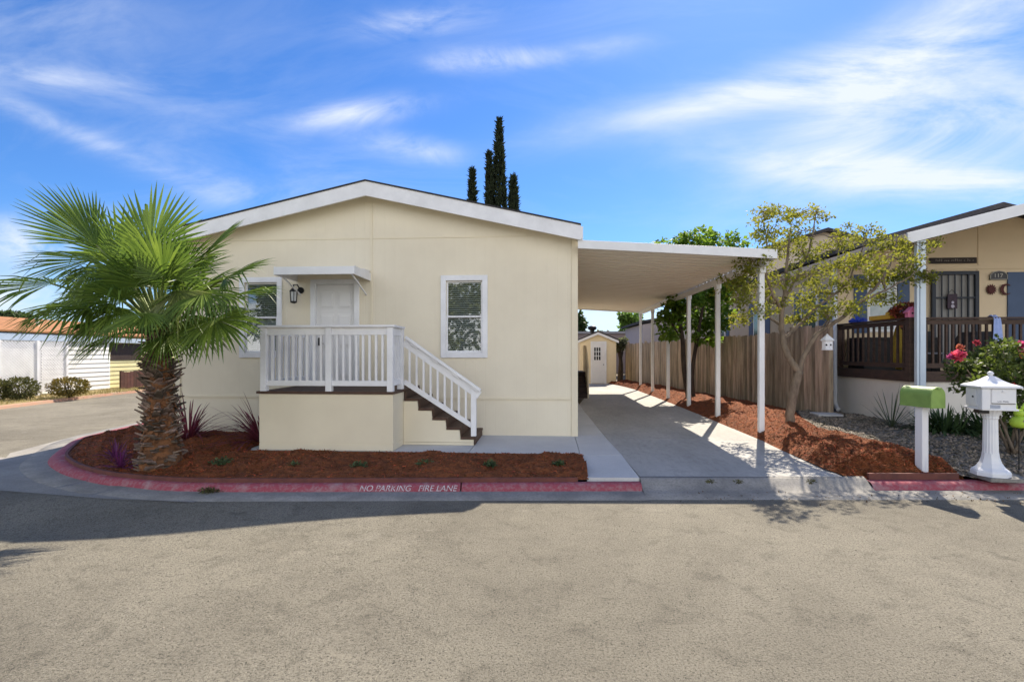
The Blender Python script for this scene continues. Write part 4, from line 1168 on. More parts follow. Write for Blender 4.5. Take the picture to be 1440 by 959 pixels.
bd.build('border', mat('pewter', (0.30, 0.29, 0.26), None, 5, 0.5), npl)
Mx = Matrix(((1, 0, 0, 11.73), (0, 0, -1, NY-0.044), (0, 1, 0, 3.79), (0, 0, 0, 1)))
lettering('numerals', '117', 0.20, 0.10, mat('pale numerals', (0.55, 0.53, 0.47), None, 5, 0.6), Mx, npl, shear=0)
rust = mat('rusty red metal', (0.10, 0.025, 0.022), (0.06, 0.018, 0.016), 12, 0.7, 0.3, 40)
so = MB()
so.tube([(11.65, NY-0.02, 3.48), (11.65, NY-0.05, 3.48)], 0.085, 18)
for k in range(14):
    t = 2*math.pi*k/14; c, s2 = math.cos(t), math.sin(t)
    so.prism([(11.65+0.085*c-0.022*s2, NY-0.04, 3.48+0.085*s2+0.022*c), (11.65+0.085*c+0.022*s2, NY-0.04, 3.48+0.085*s2-0.022*c), (11.65+0.145*c, NY-0.04, 3.48+0.145*s2)], (0, 0.012, 0))
tag(so.build('sun_ornament', rust, origin=(11.65, NY, 3.48)), 'rusty red metal sun hanging below the house number', 'ornament')
mo = MB(); outer = []; inner_ = []
for k in range(15):
    t = math.radians(50+260*k/14); outer.append((12.0+0.145*math.cos(t), 3.48+0.145*math.sin(t))); inner_.append((12.035+0.10*math.cos(t), 3.48+0.115*math.sin(t)))
mo.prism([(x, NY-0.06, z) for x, z in outer+inner_[::-1]], (0, 0.015, 0))
tag(mo.build('moon_ornament', rust, origin=(12.0, NY, 3.48)), 'rusty red metal crescent moon next to the metal sun', 'ornament')
dd = thing('door_decoration', 'dark purple hanging plaque on the barred front door', 'ornament', (10.68, NY-0.1, 3.1))
MB().box(10.50, 10.74, NY-0.125, NY-0.103, 2.98, 3.36).build('board', mat('dark plum', (0.055, 0.03, 0.05), (0.03, 0.02, 0.03), 12, 0.6), dd)
MB().tube([(10.62, NY-0.126, 3.04), (10.62, NY-0.135, 3.04)], 0.045, 12).tube([(10.62, NY-0.126, 3.14), (10.62, NY-0.134, 3.14)], 0.035, 12).build('disc', mat('pale enamel', (0.45, 0.42, 0.5), None, 9, 0.5), dd)
MB().tube([(10.52, NY-0.115, 3.36), (10.62, NY-0.10, 3.48), (10.72, NY-0.115, 3.36)], 0.006, 6).build('cord', black, dd)

# house far behind, its dark gable over the thin tree
fh = thing('far_house', 'house with a dark gable showing over the thin leaved tree', 'house', (18.5, 36, 0))
fp = at(1160, 322, 34.0)
def fz_(x): return fp.z-0.30*abs(x-fp.x)
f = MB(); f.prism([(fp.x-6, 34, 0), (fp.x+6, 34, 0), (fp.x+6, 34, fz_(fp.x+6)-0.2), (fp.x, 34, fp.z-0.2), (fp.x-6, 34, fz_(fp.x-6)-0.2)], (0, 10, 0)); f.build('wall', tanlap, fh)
f = MB()
for xa, xb in ((fp.x-6.4, fp.x), (fp.x, fp.x+6.4)): f.prism([(xa, 33.6, fz_(xa)-0.22), (xb, 33.6, fz_(xb)-0.22), (xb, 33.6, fz_(xb)), (xa, 33.6, fz_(xa))], (0, 10.6, 0))
f.build('roof', shingle, fh)

# lilac house beyond the fence and grey block behind the shed
lh = thing('lilac_house', 'pale lilac sided house rising above the far end of the fence', 'house', (7.5, 33, 0))
lil = mat('pale lilac siding', (0.40, 0.36, 0.37), (0.37, 0.33, 0.34), 2, 0.8, groove=0.2, grooveaxis=2)
p0 = at(904, 455, 33.0)
f = MB(); f.prism([(p0.x, 33, 0), (p0.x+6.5, 33, 0), (p0.x+6.5, 33, p0.z+1.1), (p0.x, 33, p0.z-0.05)], (0, 7, 0)); f.build('wall', lil, lh)
f = MB(); f.prism([(p0.x-0.3, 32.8, p0.z-0.02), (p0.x+6.8, 32.8, p0.z+1.25), (p0.x+6.8, 32.8, p0.z+1.45), (p0.x-0.3, 32.8, p0.z+0.14)], (0, 7.4, 0)); f.build('roof', shingle, lh)
gh = thing('grey_house', 'low mauve grey flat roofed building behind the garden shed', 'house', (4, 44, 0))
q0 = at(800, 467, 44); q1 = at(905, 466, 44)
MB().box(q0.x-6, q1.x+4, 44, 50, 0, q0.z-0.15).build('wall', mat('mauve grey siding', (0.23, 0.19, 0.19), (0.20, 0.165, 0.165), 2, 0.8, groove=0.25, grooveaxis=2), gh)
MB().box(q0.x-6.2, q1.x+4.2, 43.8, 50.2, q0.z-0.148, q0.z+0.05).build('roof', mat('grey roof edge', (0.26, 0.26, 0.28), None, 3, 0.7), gh)
for x in (q0.x-3.5, q1.x+1.5): MB().box(x, x+1.0, 43.96, 43.995, 1.2, 2.3).build('window', mat('dark far pane', (0.05, 0.055, 0.06), None, 3, 0.2), gh)

# ================================================================== MAILBOXES
gm = thing('green_mailbox', 'light green rounded mailbox on a square white wooden post', 'mailbox', (5.26, 7.30, 0.25))
a = math.radians(-75)
ux = Vector((math.cos(a), math.sin(a), 0)); uy = Vector((-math.sin(a), math.cos(a), 0)); uz = Vector((0, 0, 1))
c0 = Vector((5.26, 7.30, 0))
MB().obox(c0+uz*0.63, ux*0.054, uy*0.054, uz*0.46).build('post', mat('peeling white post paint', (0.74, 0.73, 0.74), (0.52, 0.53, 0.62), 5, 0.7, 0.2, 40, stretch=(1, 1, 0.3), fac=(0.55, 0.75)), gm, bevel=0.008)
greenm = mat('light green enamel', (0.22, 0.34, 0.085), (0.17, 0.27, 0.07), 6, 0.5, 0.35, 7, fac=(0.4, 0.75))
cc = c0+ux*0.0+uz*1.092
bw, bh_, bl = 0.115, 0.165, 0.212
sec = [(-bw, 0), (bw, 0), (bw, bh_)]+[(bw*math.cos(t), bh_+bw*math.sin(t)) for t in np.linspace(0, math.pi, 14)[1:-1]]+[(-bw, bh_)]
MB().prism([cc+uy*s_+uz*z-ux*bl for s_, z in sec], ux*(2*bl)).build('box', greenm, gm)
sec2 = [(s_*1.045, z*1.03-0.004) for s_, z in sec]
dgo = MB().prism([cc+uy*s_+uz*z+ux*(bl-0.012) for s_, z in sec2], ux*0.028).build('door', mat('light green door enamel', (0.25, 0.38, 0.09), (0.20, 0.31, 0.075), 6, 0.5, 0.3, 7), gm, bevel=0.006)
MB().obox(cc+ux*(bl+0.026)+uz*(bh_+bw-0.015), ux*0.012, uy*0.03, uz*0.012).build('handle', greenm, dgo)
MB().prism([cc+uy*s_*1.02+uz*(z*1.02-0.002)-ux*(bl+0.006) for s_, z in sec], ux*0.02).build('rear_cap', greenm, gm)

wm = thing('pedestal_mailbox', 'ornate white mailbox with pyramid lid on a fluted pedestal', 'mailbox', (5.98, 7.08, 0.21))
cw = Vector((5.98, 7.08, 0))
cast = mat('white cast resin', (0.80, 0.80, 0.80), (0.72, 0.73, 0.76), 3, 0.4, 0.03, 30)
MB().prism([cw+Vector((-0.16, -0.2, 0.15)), cw+Vector((0.34, -0.23, 0.15)), cw+Vector((0.37, 0.2, 0.15)), cw+Vector((-0.14, 0.2, 0.15))], (0, 0, 0.055)).build('base_slab', guttconc, wm, bevel=0.01)
def rot8(prof, n, phase, name, parent, flute=0):
    mb = MB(); vs = []; fs = []
    for (r, z) in prof:
        for k in range(n):
            t = phase+2*math.pi*k/n; rr = r*(1-flute*(k % 2)); vs.append(cw+Vector((rr*math.cos(t), rr*math.sin(t), z)))
    for i in range(len(prof)-1):
        for k in range(n): fs.append((i*n+k, i*n+(k+1) % n, (i+1)*n+(k+1) % n, (i+1)*n+k))
    fs.append(tuple(range(n))[::-1]); fs.append(tuple((len(prof)-1)*n+k for k in range(n)))
    return mb.add(vs, fs).build(name, cast, parent, bevel=0.0)
b_ang = math.radians(-12)
rot8([(0.205, 0.205), (0.205, 0.25), (0.192, 0.275), (0.15, 0.31), (0.115, 0.37), (0.094, 0.44), (0.086, 0.50)], 8, b_ang+math.pi/8, 'foot', wm)
rot8([(0.086, 0.50), (0.082, 0.52), (0.075, 0.95), (0.086, 0.97), (0.081, 0.985), (0.092, 1.02), (0.11, 1.065), (0.116, 1.083)], 32, 0, 'column', wm, flute=0.07)
wx = Vector((math.cos(b_ang), math.sin(b_ang), 0)); wy = Vector((-math.sin(b_ang), math.cos(b_ang), 0))
hx, hy = 0.178, 0.185
bo = MB(); bo.obox(cw+uz*1.23, wx*hx, wy*hy, uz*0.145)
body = bo.build('box', cast, wm, bevel=0.006)
bo = MB(); bo.obox(cw+uz*1.095, wx*(hx+0.018), wy*(hy+0.018), uz*0.011); bo.build('moulding', cast, wm, bevel=0.004)
# corner pillar, front door, side panel
MB().obox(cw-wx*(hx-0.02)-wy*(hy-0.02)+uz*1.232, wx*0.045, wy*0.045, uz*0.138).build('corner_pillar', cast, wm, bevel=0.008)
fd_ = MB().obox(cw+wx*0.035-wy*(hy+0.006)+uz*1.272, wx*(hx-0.052), wy*0.009, uz*0.092).build('door', cast, wm, bevel=0.004)
MB().obox(cw+wx*0.035-wy*(hy+0.02)+uz*1.335, wx*0.018, wy*0.01, uz*0.012).build('knob', cast, fd_, bevel=0.004)
MB().obox(cw+wx*0.035-wy*(hy+0.012)+uz*1.176, wx*(hx-0.052), wy*0.004, uz*0.003).build('door_gap', black, fd_)
MB().obox(cw-wx*(hx+0.006)+wy*0.05+uz*1.245, wx*0.008, wy*(hy-0.072), uz*0.115).build('side_panel', cast, wm, bevel=0.004)
MB().obox(cw-wx*(hx+0.016)+wy*0.0+uz*1.25, wx*0.006, wy*0.012, uz*0.012).build('lock', black, wm)
MB().obox(cw-wx*0.07-wy*(hy+0.003)+uz*1.135, wx*0.075, wy*0.003, uz*0.022).build('label_strip', mat('grey blue label', (0.30, 0.34, 0.42), (0.42, 0.45, 0.52), 30, 0.6), wm)
MB().obox(cw-wx*(hx-0.06)+wy*(hy-0.22)+uz*1.055, wx*0.055, wy*0.06, uz*0.022).build('newspaper_clip', black, wm)
MB().obox(cw-wx*(hx-0.02)+wy*0.22+uz*1.0, wx*0.004, wy*0.004, uz*0.08).build('clip_wire', black, wm)
base = cw+wx*(-0.03)-wy*(hy+0.017)+uz*1.195
Mx = Matrix.Identity(4)
for r in range(3):
    Mx[r][0] = wx[r]; Mx[r][1] = uz[r]; Mx[r][2] = -wy[r]; Mx[r][3] = base[r]
lettering('lettering', 'U.S. MAIL', 0.12, 0.02, mat('dark blue lettering', (0.03, 0.035, 0.08), None, 4, 0.6), Mx, fd_, shear=0)
rf_ = MB()
def sq4(r, z): return [cw+wx*r*sx*hx/0.23+wy*r*sy*hy/0.23+uz*z for sx, sy in ((-1, -1), (1, -1), (1, 1), (-1, 1))]
lv = [(0.29, 1.376), (0.29, 1.400), (0.266, 1.412), (0.19, 1.435), (0.125, 1.468), (0.075, 1.505), (0.045, 1.525), (0.03, 1.53)]
vs = [p for r, z in lv for p in sq4(r, z)]; fs = [(i*4+k, i*4+(k+1) % 4, (i+1)*4+(k+1) % 4, (i+1)*4+k) for i in range(len(lv)-1) for k in range(4)]
fs += [(3, 2, 1, 0), tuple((len(lv)-1)*4+k for k in range(4))]
lid = rf_.add(vs, fs).build('lid', cast, wm, bevel=0.004)
MB().lathe([(0.03, 1.525), (0.022, 1.54), (0.034, 1.555), (0.036, 1.568), (0.024, 1.585), (0.006, 1.592)], cw, 14).build('finial', cast, lid, smooth=True)

# white lantern hanging from the thin tree
wl = thing('hanging_birdhouse', 'white slatted lantern shaped birdhouse hanging from the thin tree limb', 'birdhouse', (5.62, 10.3, 1.9))
lc = (5.62, 10.28, 0)
MB().lathe([(0.09, 1.885), (0.105, 1.89), (0.105, 1.905), (0.095, 1.91), (0.095, 2.06), (0.11, 2.065), (0.115, 2.08)], lc, 8).build('body', cast, wl)
MB().lathe([(0.13, 2.081), (0.125, 2.09), (0.065, 2.15), (0.022, 2.19), (0.012, 2.21)], lc, 8).build('roof', cast, wl)
MB().tube([(5.62, 10.28, 2.205), (5.62, 10.28, 2.40)], 0.004, 5).build('hook', black, wl)
hs = MB()
for t in (-2.2, -1.4): hs.tube([(5.62+0.093*math.cos(t), 10.28+0.093*math.sin(t), 1.99), (5.62+0.10*math.cos(t), 10.28+0.10*math.sin(t), 1.99)], 0.018, 8)
hs.build('entrance_hole', black, wl)

# yellow green garden ornament at the right edge
go = thing('garden_ornament', 'lime green rabbit shaped garden ornament under the rose bush', 'ornament', (6.55, 7.6, 0.2))
lime = mat('lime green paint', (0.42, 0.60, 0.06), (0.36, 0.52, 0.05), 6, 0.5)
gc = at(1433, 590, 7.6)
g = MB(); g.lathe([(0.02, -0.10), (0.085, -0.085), (0.11, -0.03), (0.09, 0.03), (0.05, 0.07)], (gc.x, 7.6, gc.z-0.02), 14)
g.lathe([(0.02, 0.04), (0.055, 0.06), (0.062, 0.10), (0.04, 0.14), (0.01, 0.15)], (gc.x, 7.6, gc.z), 12)
g.tube([(gc.x-0.03, 7.6, gc.z+0.13), (gc.x-0.05, 7.6, gc.z+0.20), (gc.x-0.045, 7.6, gc.z+0.25)], [0.018, 0.022, 0.008], 8)
g.tube([(gc.x+0.03, 7.6, gc.z+0.13), (gc.x+0.06, 7.6, gc.z+0.19), (gc.x+0.07, 7.6, gc.z+0.24)], [0.018, 0.022, 0.008], 8)
g.build('body', lime, go, smooth=True)
MB().lathe([(0.01, -0.02), (0.035, -0.01), (0.035, 0.02), (0.01, 0.03)], (gc.x+0.01, 7.6-0.095, gc.z-0.02), 10).build('heart', mat('mauve paint', (0.35, 0.12, 0.30), None, 5, 0.5), go, smooth=True)
MB().tube([(gc.x, 7.6, 0.15), (gc.x, 7.6, gc.z-0.10)], 0.008, 6).build('stake', black, go)

# ================================================================== ACROSS THE SIDE STREET
lw = thing('lattice_house', 'low white and yellow house with rusty orange roof across the side street', 'house', (-23, 22, 0.1))
yel = mat('yellow lap siding', (0.72, 0.66, 0.36), (0.66, 0.60, 0.32), 2, 0.8, groove=0.22, grooveaxis=2)
palew = mat('pale siding', (0.80, 0.80, 0.76), (0.74, 0.74, 0.70), 1, 0.8, groove=0.26, grooveaxis=2)
MB().box(-27.5, -20.45, 12, 22.2, 0.05, 2.6).build('wall', palew, lw)
MB().box(-27.5, -20.62, 22.21, 33, 0.05, 2.6).build('wall', yel, lw)
lb_ = MB()
for k in range(12):
    z = 0.15+k*0.2; lb_.prism([(-20.449, 19.0, z), (-20.40, 19.0, z), (-20.43, 19.0, z+0.198), (-20.449, 19.0, z+0.198)], (0, 3.2, 0))
lb_.build('lap_boards', palew, lw)
lb_ = MB()
for k in range(12):
    z = 0.15+k*0.2; lb_.prism([(-20.619, 22.21, z), (-20.575, 22.21, z), (-20.60, 22.21, z+0.198), (-20.619, 22.21, z+0.198)], (0, 10.7, 0))
lb_.build('lap_boards', yel, lw)
for y in (14.5, 20.3): MB().tube([(-22.0, y, 2.8), (-22.0, y, 3.35)], 0.06, 8).build('vent_pipe', white_metal, lw)
orr = mat('rusty orange shingles', (0.40, 0.19, 0.08), (0.28, 0.13, 0.06), 3, 0.9, 0.4, 40)
MB().prism([(-20.3, 11.5, 2.66), (-20.3, 33.4, 2.56), (-24.4, 33.4, 3.34), (-24.4, 11.5, 3.42)], (0, 0, 0.06)).prism([(-24.41, 11.5, 3.42), (-24.41, 33.4, 3.34), (-28.2, 33.4, 2.56), (-28.2, 11.5, 2.66)], (0, 0, 0.06)).build('roof', orr, lw)
MB().prism([(-20.33, 11.5, 2.32), (-20.33, 24.2, 2.29), (-20.33, 24.2, 2.50), (-20.33, 11.5, 2.64)], (-0.06, 0, 0)).build('fascia', mat('pale blue fascia', (0.46, 0.55, 0.66), (0.40, 0.48, 0.58), 3, 0.6), lw)
MB().box(-20.574, -20.555, 22.4, 24.2, 1.46, 2.25).build('window', mat('dark brown glass', (0.05, 0.04, 0.035), (0.08, 0.06, 0.055), 4, 0.2, stretch=(1, 8, 1)), lw)
ls = thing('lattice_screen', 'white diagonal lattice screen under the pale blue fascia', 'lattice', (-20, 17, 0.1))
lat = MB(); y0, y1, z0, z1 = 13.0, 19.6, 0.25, 2.26
sp_ = 0.115; H_ = z1-z0
for sgn in (1, -1):
    t = y0-H_
    while t < y1:
        ya, yb2 = (t, t+H_)
        pa, pb_ = (ya, z0), (yb2, z1)
        # clip in y
        if ya < y0: pa = (y0, z0+(y0-ya))
        if yb2 > y1: pb_ = (y1, z1-(yb2-y1))
        if pb_[0]-pa[0] > 0.02:
            if sgn > 0: lat.bar((-19.96, pa[0], pa[1]), (-19.96, pb_[0], pb_[1]), 0.036, 0.008, up=(1, 0, 0))
            else: lat.bar((-19.95, pa[0], z0+z1-pa[1]), (-19.95, pb_[0], z0+z1-pb_[1]), 0.036, 0.008, up=(1, 0, 0))
        t += sp_
lat.build('lattice', white, ls)
for y in (13.0, 15.3, 17.0, 18.4, 19.6): MB().box(-19.99, -19.90, y-0.045, y+0.045, 0.1, 2.30).build('post', white, ls)
# brown fence and teal panel farther along
bf = thing('brown_fence', 'short dark brown board fence at the end of the yellow house', 'fence', (-19.6, 24, 0.1))
f = MB(); y = 21.9
while y < 25.6:
    f.box(-19.62, -19.60, y, y+0.17, 0.12, 0.93+0.02*math.sin(y*7)); y += 0.18
f.build('board_panel', mat('dark red brown boards', (0.10, 0.045, 0.032), (0.065, 0.03, 0.024), 3, 0.85, island=0.3), bf)
for y in (21.9, 23.7, 25.5): MB().box(-19.68, -19.622, y, y+0.08, 0.1, 0.97).build('post', mat('dark post', (0.06, 0.035, 0.026), None, 3, 0.9), bf)
tp = thing('teal_shed', 'teal green shed wall glimpsed between the palm trunk and the cream house', 'shed', (-16.5, 36, 0))
MB().box(-19.5, -15.2, 31.5, 34, 0.0, 1.45).build('wall', mat('teal paint', (0.02, 0.16, 0.12), (0.016, 0.13, 0.10), 3, 0.6), tp)
MB().prism([(-19.7, 31.3, 1.45), (-15.0, 31.3, 1.45), (-15.0, 31.3, 1.53), (-19.7, 31.3, 1.53)], (0, 2.9, 0)).build('roof', mat('pale shed roof', (0.42, 0.42, 0.42), None, 3, 0.7), tp)
# far kerb and dry verge of the side street
pk = mat('faded pink kerb', (0.46, 0.24, 0.16), (0.38, 0.27, 0.19), 4, 0.85)
kk = [(-17.2, 11), (-17.5, 14.8), (-17.9, 17), (-18.4, 20), (-18.75, 24), (-18.9, 40)]
rows = [[(x, y, 0.0), (x-0.02, y, 0.09), (x-0.17, y, 0.10), (x-0.2, y, 0.0)] for x, y in kk]
struct(MB().grid(rows).build('kerb', pk))
vm = mat('dry verge', (0.36, 0.27, 0.13), (0.22, 0.18, 0.09), 5, 0.95, 0.5, 30)
struct(MB().grid([[(x-0.19, y, 0.09), (x-1.4, y, 0.13), (x-3.2, y, 0.10)] for x, y in kk]).build('verge', vm))
n = 5000
yy = rng.uniform(13, 28, n); xx = -17.3-0.07*(yy-11)-rng.uniform(0.25, 2.0, n)
P = np.stack([xx, yy, np.full(n, 0.11)], 1)
d = rng.normal(size=(n, 3))*0.45; d[:, 2] = 1; d = unit(d); Lg = rng.uniform(0.05, 0.16, (n, 1)); s_ = unit(np.cross(d, rng.normal(size=(n, 3))))*0.008
V = np.stack([P-s_, P+s_, P+d*Lg], 1).reshape(-1, 3)
tag(mesh_np('dry_grass', V, np.arange(3*n).reshape(n, 3), mat('dry grass', (0.45, 0.36, 0.14), (0.28, 0.26, 0.09), 3, 0.9, island=0.3), origin=(-18.5, 20, 0.1)), 'straw coloured dry grass along the verge of the side street', 'grass', kind='stuff')
# ================================================================== PALM
palm_y = 6.95
pb0 = Vector((-5.60, palm_y, 0.16))
palm = thing('fan_palm', 'fan palm with a shaggy brown trunk in the mulch bed at the street corner', 'palm tree', pb0)
bootm = mat('palm leaf bases', (0.23, 0.17, 0.125), (0.10, 0.068, 0.05), 9, 0.9, 0.4, 40, island=0.6)
fibre = mat('orange palm fibre', (0.27, 0.115, 0.045), (0.10, 0.055, 0.032), 7, 0.95, 0.8, 45)
def trunk_r(z): return float(np.interp(z, [0.1, 0.3, 0.6, 1.0, 1.5, 2.0, 2.25], [0.31, 0.28, 0.22, 0.185, 0.155, 0.11, 0.08]))
def trunk_c(z): return Vector((-5.60-0.015*(z-0.2), palm_y, z))
tk = MB()
rows = []
for i in range(36):
    z = 0.10+i*0.062
    c = trunk_c(z); r = trunk_r(z)*0.94
    rows.append([(c.x+r*(1+0.05*math.sin(5*t+i*1.9))*math.cos(t), c.y+r*(1+0.05*math.sin(4*t+i*1.3))*math.sin(t), z) for t in np.linspace(0, 2*math.pi, 25)])
tk.grid(rows, 1)
r2 = random.Random(21)
nb_ = 420
for k in range(nb_):
    f = k/nb_
    z = 0.17+2.0*f+r2.uniform(-0.03, 0.03)
    t = k*2.39996+r2.uniform(-0.7, 0.7)
    c = trunk_c(z); R = trunk_r(z)
    o = Vector((math.cos(t), math.sin(t), 0)); sd_ = Vector((-math.sin(t), math.cos(t), 0))
    low = 1-min(1, z/0.75)
    up = 0.50+r2.uniform(-0.45, 0.55)-low*0.7
    Lb = (0.065+0.05*min(1, max(0, z-0.4)))*r2.uniform(0.25, 1.75)*(1-0.15*low)
    d = (o+Vector((0, 0, up))+sd_*r2.uniform(-0.7, 0.7)).normalized()
    nrm = d.cross(sd_).normalized()
    wb, wt = 0.056*r2.uniform(0.7, 1.25), 0.013*r2.uniform(0.4, 2.4)
    a = c+o*(R*0.86); b = a+d*(Lb+R*0.14)
    th = 0.016
    vs = [a-sd_*wb-nrm*th, a+sd_*wb-nrm*th, a+sd_*wb+nrm*th, a-sd_*wb+nrm*th, b-sd_*wt-nrm*th*0.5, b+sd_*wt*r2.uniform(0.4, 1)-nrm*th*0.5, b+sd_*wt+nrm*th*0.5, b-sd_*wt+nrm*th*0.5]
    tk.add(vs, [(0,3,2,1),(4,5,6,7),(0,1,5,4),(1,2,6,5),(2,3,7,6),(3,0,4,7)], 0)
# loose fibres between the leaf bases
for k in range(700):
    z = r2.uniform(0.35, 2.2); t = r2.uniform(0, 6.283); c = trunk_c(z); R = trunk_r(z)
    o = Vector((math.cos(t), math.sin(t), 0)); sd_ = Vector((-math.sin(t), math.cos(t), 0))
    p = c+o*(R*0.98)+sd_*0.02
    q = p+Vector((0, 0, r2.uniform(-0.10, 0.06)))+o*r2.uniform(0.01, 0.06)+sd_*r2.uniform(-0.06, 0.06)
    w = sd_*r2.uniform(0.012, 0.042)
    tk.add([p-w, p+w, q+w*0.3, q-w*0.3], [(0, 1, 2, 3)], 1)
tk.build('trunk', [bootm, fibre], palm)

def frond_mat(name, c1, c2, tc):
    return mat(name, c1, c2, 2.5, 0.42, 0.0, spec=0.4, transl=0.40, tcol=None, stretch=(1, 1, 1), island=0.35)
fm_green = frond_mat('palm leaf', (0.165, 0.245, 0.036), (0.105, 0.180, 0.028), (0.20, 0.34, 0.035))
fm_old = frond_mat('yellowing palm leaf', (0.22, 0.25, 0.07), (0.13, 0.18, 0.045), (0.38, 0.40, 0.08))
petm = mat('palm leaf stalk', (0.20, 0.26, 0.07), (0.14, 0.17, 0.05), 6, 0.5)
crown = Vector((-5.63, palm_y, 2.12))
def frond(hub, axis, normal, R, spread=112, droop=0.25, n=38, old=False, seed=0, split=0.55):
    rr = random.Random(seed)
    a = Vector(axis).normalized(); nn = Vector(normal); nn = (nn-a*nn.dot(a)).normalized(); b = nn.cross(a)
    mb = MB()
    # stalk: from the crown up and out to the hub
    hub = Vector(hub)
    st = crown+(hub-crown).normalized()*0.08
    mid = (st+hub)/2+Vector((0, 0, 0.10*(hub-st).length))
    pts = []
    for i in range(9):
        t = i/8
        pts.append(st*(1-t)**2+mid*2*t*(1-t)+hub*t*t)
    mb.tube(pts, [0.026-0.012*i/8 for i in range(9)], 6, m=1)
    mx = math.radians(spread)
    dphi = 2*mx/n
    ts = [0.03, 0.20, split, 0.62, 0.82, 1.0]
    for k in range(n):
        ph = -mx+(k+0.5)*dphi
        q = abs(ph)/mx
        Lk = 1.07*R*(1.0-0.30*q*q)*rr.uniform(0.93, 1.05)
        dirv = (a*math.cos(ph)+b*math.sin(ph))
        dirv = (dirv+nn*(0.22*(1-q)*0.6-0.10*q)+nn*rr.uniform(-0.03, 0.03)).normalized()
        side = (nn.cross(dirv)).normalized()
        nv = dirv.cross(side).normalized()
        dk_ = 0.75*droop*rr.uniform(0.5, 1.7); bent = rr.random() < 0.10
        rows = []
        for t in ts:
            p = hub+dirv*(Lk*t)
            p = p+Vector((0, 0, -1))*(dk_*Lk*max(0, t-0.35)**2*1.5)
            if bent and t > 0.62: p = p+Vector((0, 0, -0.22*Lk*(t-0.62)/0.38))-dirv*(0.12*Lk*(t-0.62)/0.38)
            hw = Lk*t*math.tan(dphi/2)*1.02
            hw_max = R*split*math.tan(dphi/2)*1.02
            if t > split: hw = hw_max*(1-((t-split)/(1-split))**1.6)*1.0+0.0008
            rows.append([p-side*hw+nv*hw*0.38, p-nv*hw*0.15, p+side*hw+nv*hw*0.38])
        mb.grid(rows, 0)
    o = mb.build('frond', [fm_old if old else fm_green, petm], palm)
    return o
def hub(u, v, dy=0.0): return at(u, v, palm_y+dy)
FR = [
    (170, 395, -0.25, (-0.55, -0.45, -0.55), (-0.2, -0.75, 0.6), 0.72, 95, 0.35, 0),
    (148, 408, 0.1, (-0.85, -0.10, -0.20), (-0.1, -0.55, 0.8), 0.80, 95, 0.30, 0),
    (180, 440, -0.2, (-0.6, -0.5, -0.4), (-0.2, -0.5, 0.8), 0.66, 100, 0.40, 0),
    (168, 362, 0.12, (-0.42, 0.0, 0.88), (0.12, -0.88, 0.35), 0.84, 80, 0.08, 0),
    (258, 378, -0.25, (0.55, -0.50, 0.30), (-0.1, -0.6, 0.75), 0.74, 90, 0.25, 0),
    (285, 410, -0.45, (0.55, -0.55, -0.45), (0.2, -0.7, 0.65), 0.66, 95, 0.35, 0),
    (150, 448, -0.15, (-0.70, -0.25, -0.55), (-0.3, -0.6, 0.7), 0.62, 95, 0.45, 0),
    # hub px, dy, axis, normal, R, spread, droop, old
    (212, 350, -0.05, (0.04, 0.15, 1), (0.03, -0.95, 0.25), 0.93, 118, 0.03, 0),
    (136, 345, -0.05, (-0.72, -0.10, 0.72), (0.25, -0.80, 0.45), 1.10, 46, 0.12, 0),
    (128, 366, -0.15, (-1.0, -0.20, 0.02), (0.0, -0.45, 0.85), 0.88, 85, 0.18, 0),
    (72, 399, -0.20, (-0.95, -0.25, -0.02), (-0.05, -0.40, 0.90), 0.92, 88, 0.32, 0),
    (126, 430, -0.30, (-0.85, -0.45, -0.18), (-0.15, -0.45, 0.85), 0.86, 105, 0.50, 0),
    (230, 388, -0.60, (0.02, -0.50, 0.85), (0.0, -0.85, -0.45), 0.72, 112, 0.06, 0),
    (279, 366, -0.10, (0.80, -0.05, 0.52), (-0.25, -0.60, 0.70), 0.86, 78, 0.10, 0),
    (315, 392, -0.10, (0.95, -0.10, 0.28), (-0.10, -0.45, 0.88), 0.76, 70, 0.22, 0),
    (318, 418, -0.25, (0.96, -0.20, 0.05), (0.0, -0.40, 0.90), 0.80, 82, 0.30, 0),
    (302, 448, -0.30, (0.35, -0.45, -0.60), (0.25, -0.80, 0.55), 0.68, 125, 0.35, 0),
    (232, 470, -0.20, (0.72, -0.30, -0.50), (0.25, -0.55, 0.75), 0.58, 90, 0.35, 0),
    (250, 408, -0.55, (0.20, -0.35, -0.80), (0.05, -0.90, 0.35), 0.62, 80, 0.25, 1),
    (134, 372, -0.25, (0.10, -0.30, -0.92), (0.05, -0.95, 0.25), 0.68, 85, 0.15, 0),
    (165, 432, -0.45, (-0.30, -0.40, -0.75), (-0.1, -0.80, 0.50), 0.62, 100, 0.40, 0),
    (188, 385, 0.65, (-0.35, 0.60, 0.62), (0.25, -0.65, 0.65), 0.85, 100, 0.12, 0),
    (255, 392, 0.65, (0.40, 0.65, 0.55), (-0.3, -0.6, 0.7), 0.85, 100, 0.15, 0),
    (290, 430, 0.55, (0.70, 0.60, -0.10), (0.1, -0.2, 0.95), 0.75, 95, 0.40, 0),
    (205, 440, -0.75, (0.00, -0.75, -0.55), (0.0, -0.5, 0.85), 0.58, 95, 0.40, 0),
    (225, 372, 0.15, (0.30, 0.05, 0.92), (-0.1, -0.85, 0.35), 0.72, 90, 0.05, 0),
    (105, 420, 0.20, (-0.80, 0.10, -0.35), (-0.3, -0.35, 0.85), 0.80, 95, 0.50, 0),
    (268, 452, 0.10, (0.60, -0.10, -0.65), (0.4, -0.5, 0.7), 0.60, 90, 0.40, 1),
]
for i, (u, v, dy, ax, nm, R, spd, dr_, old) in enumerate(FR):
    frond(hub(u, v, dy), ax, nm, R, spd, dr_, n=40 if spd > 80 else 32, old=bool(old), seed=100+i)
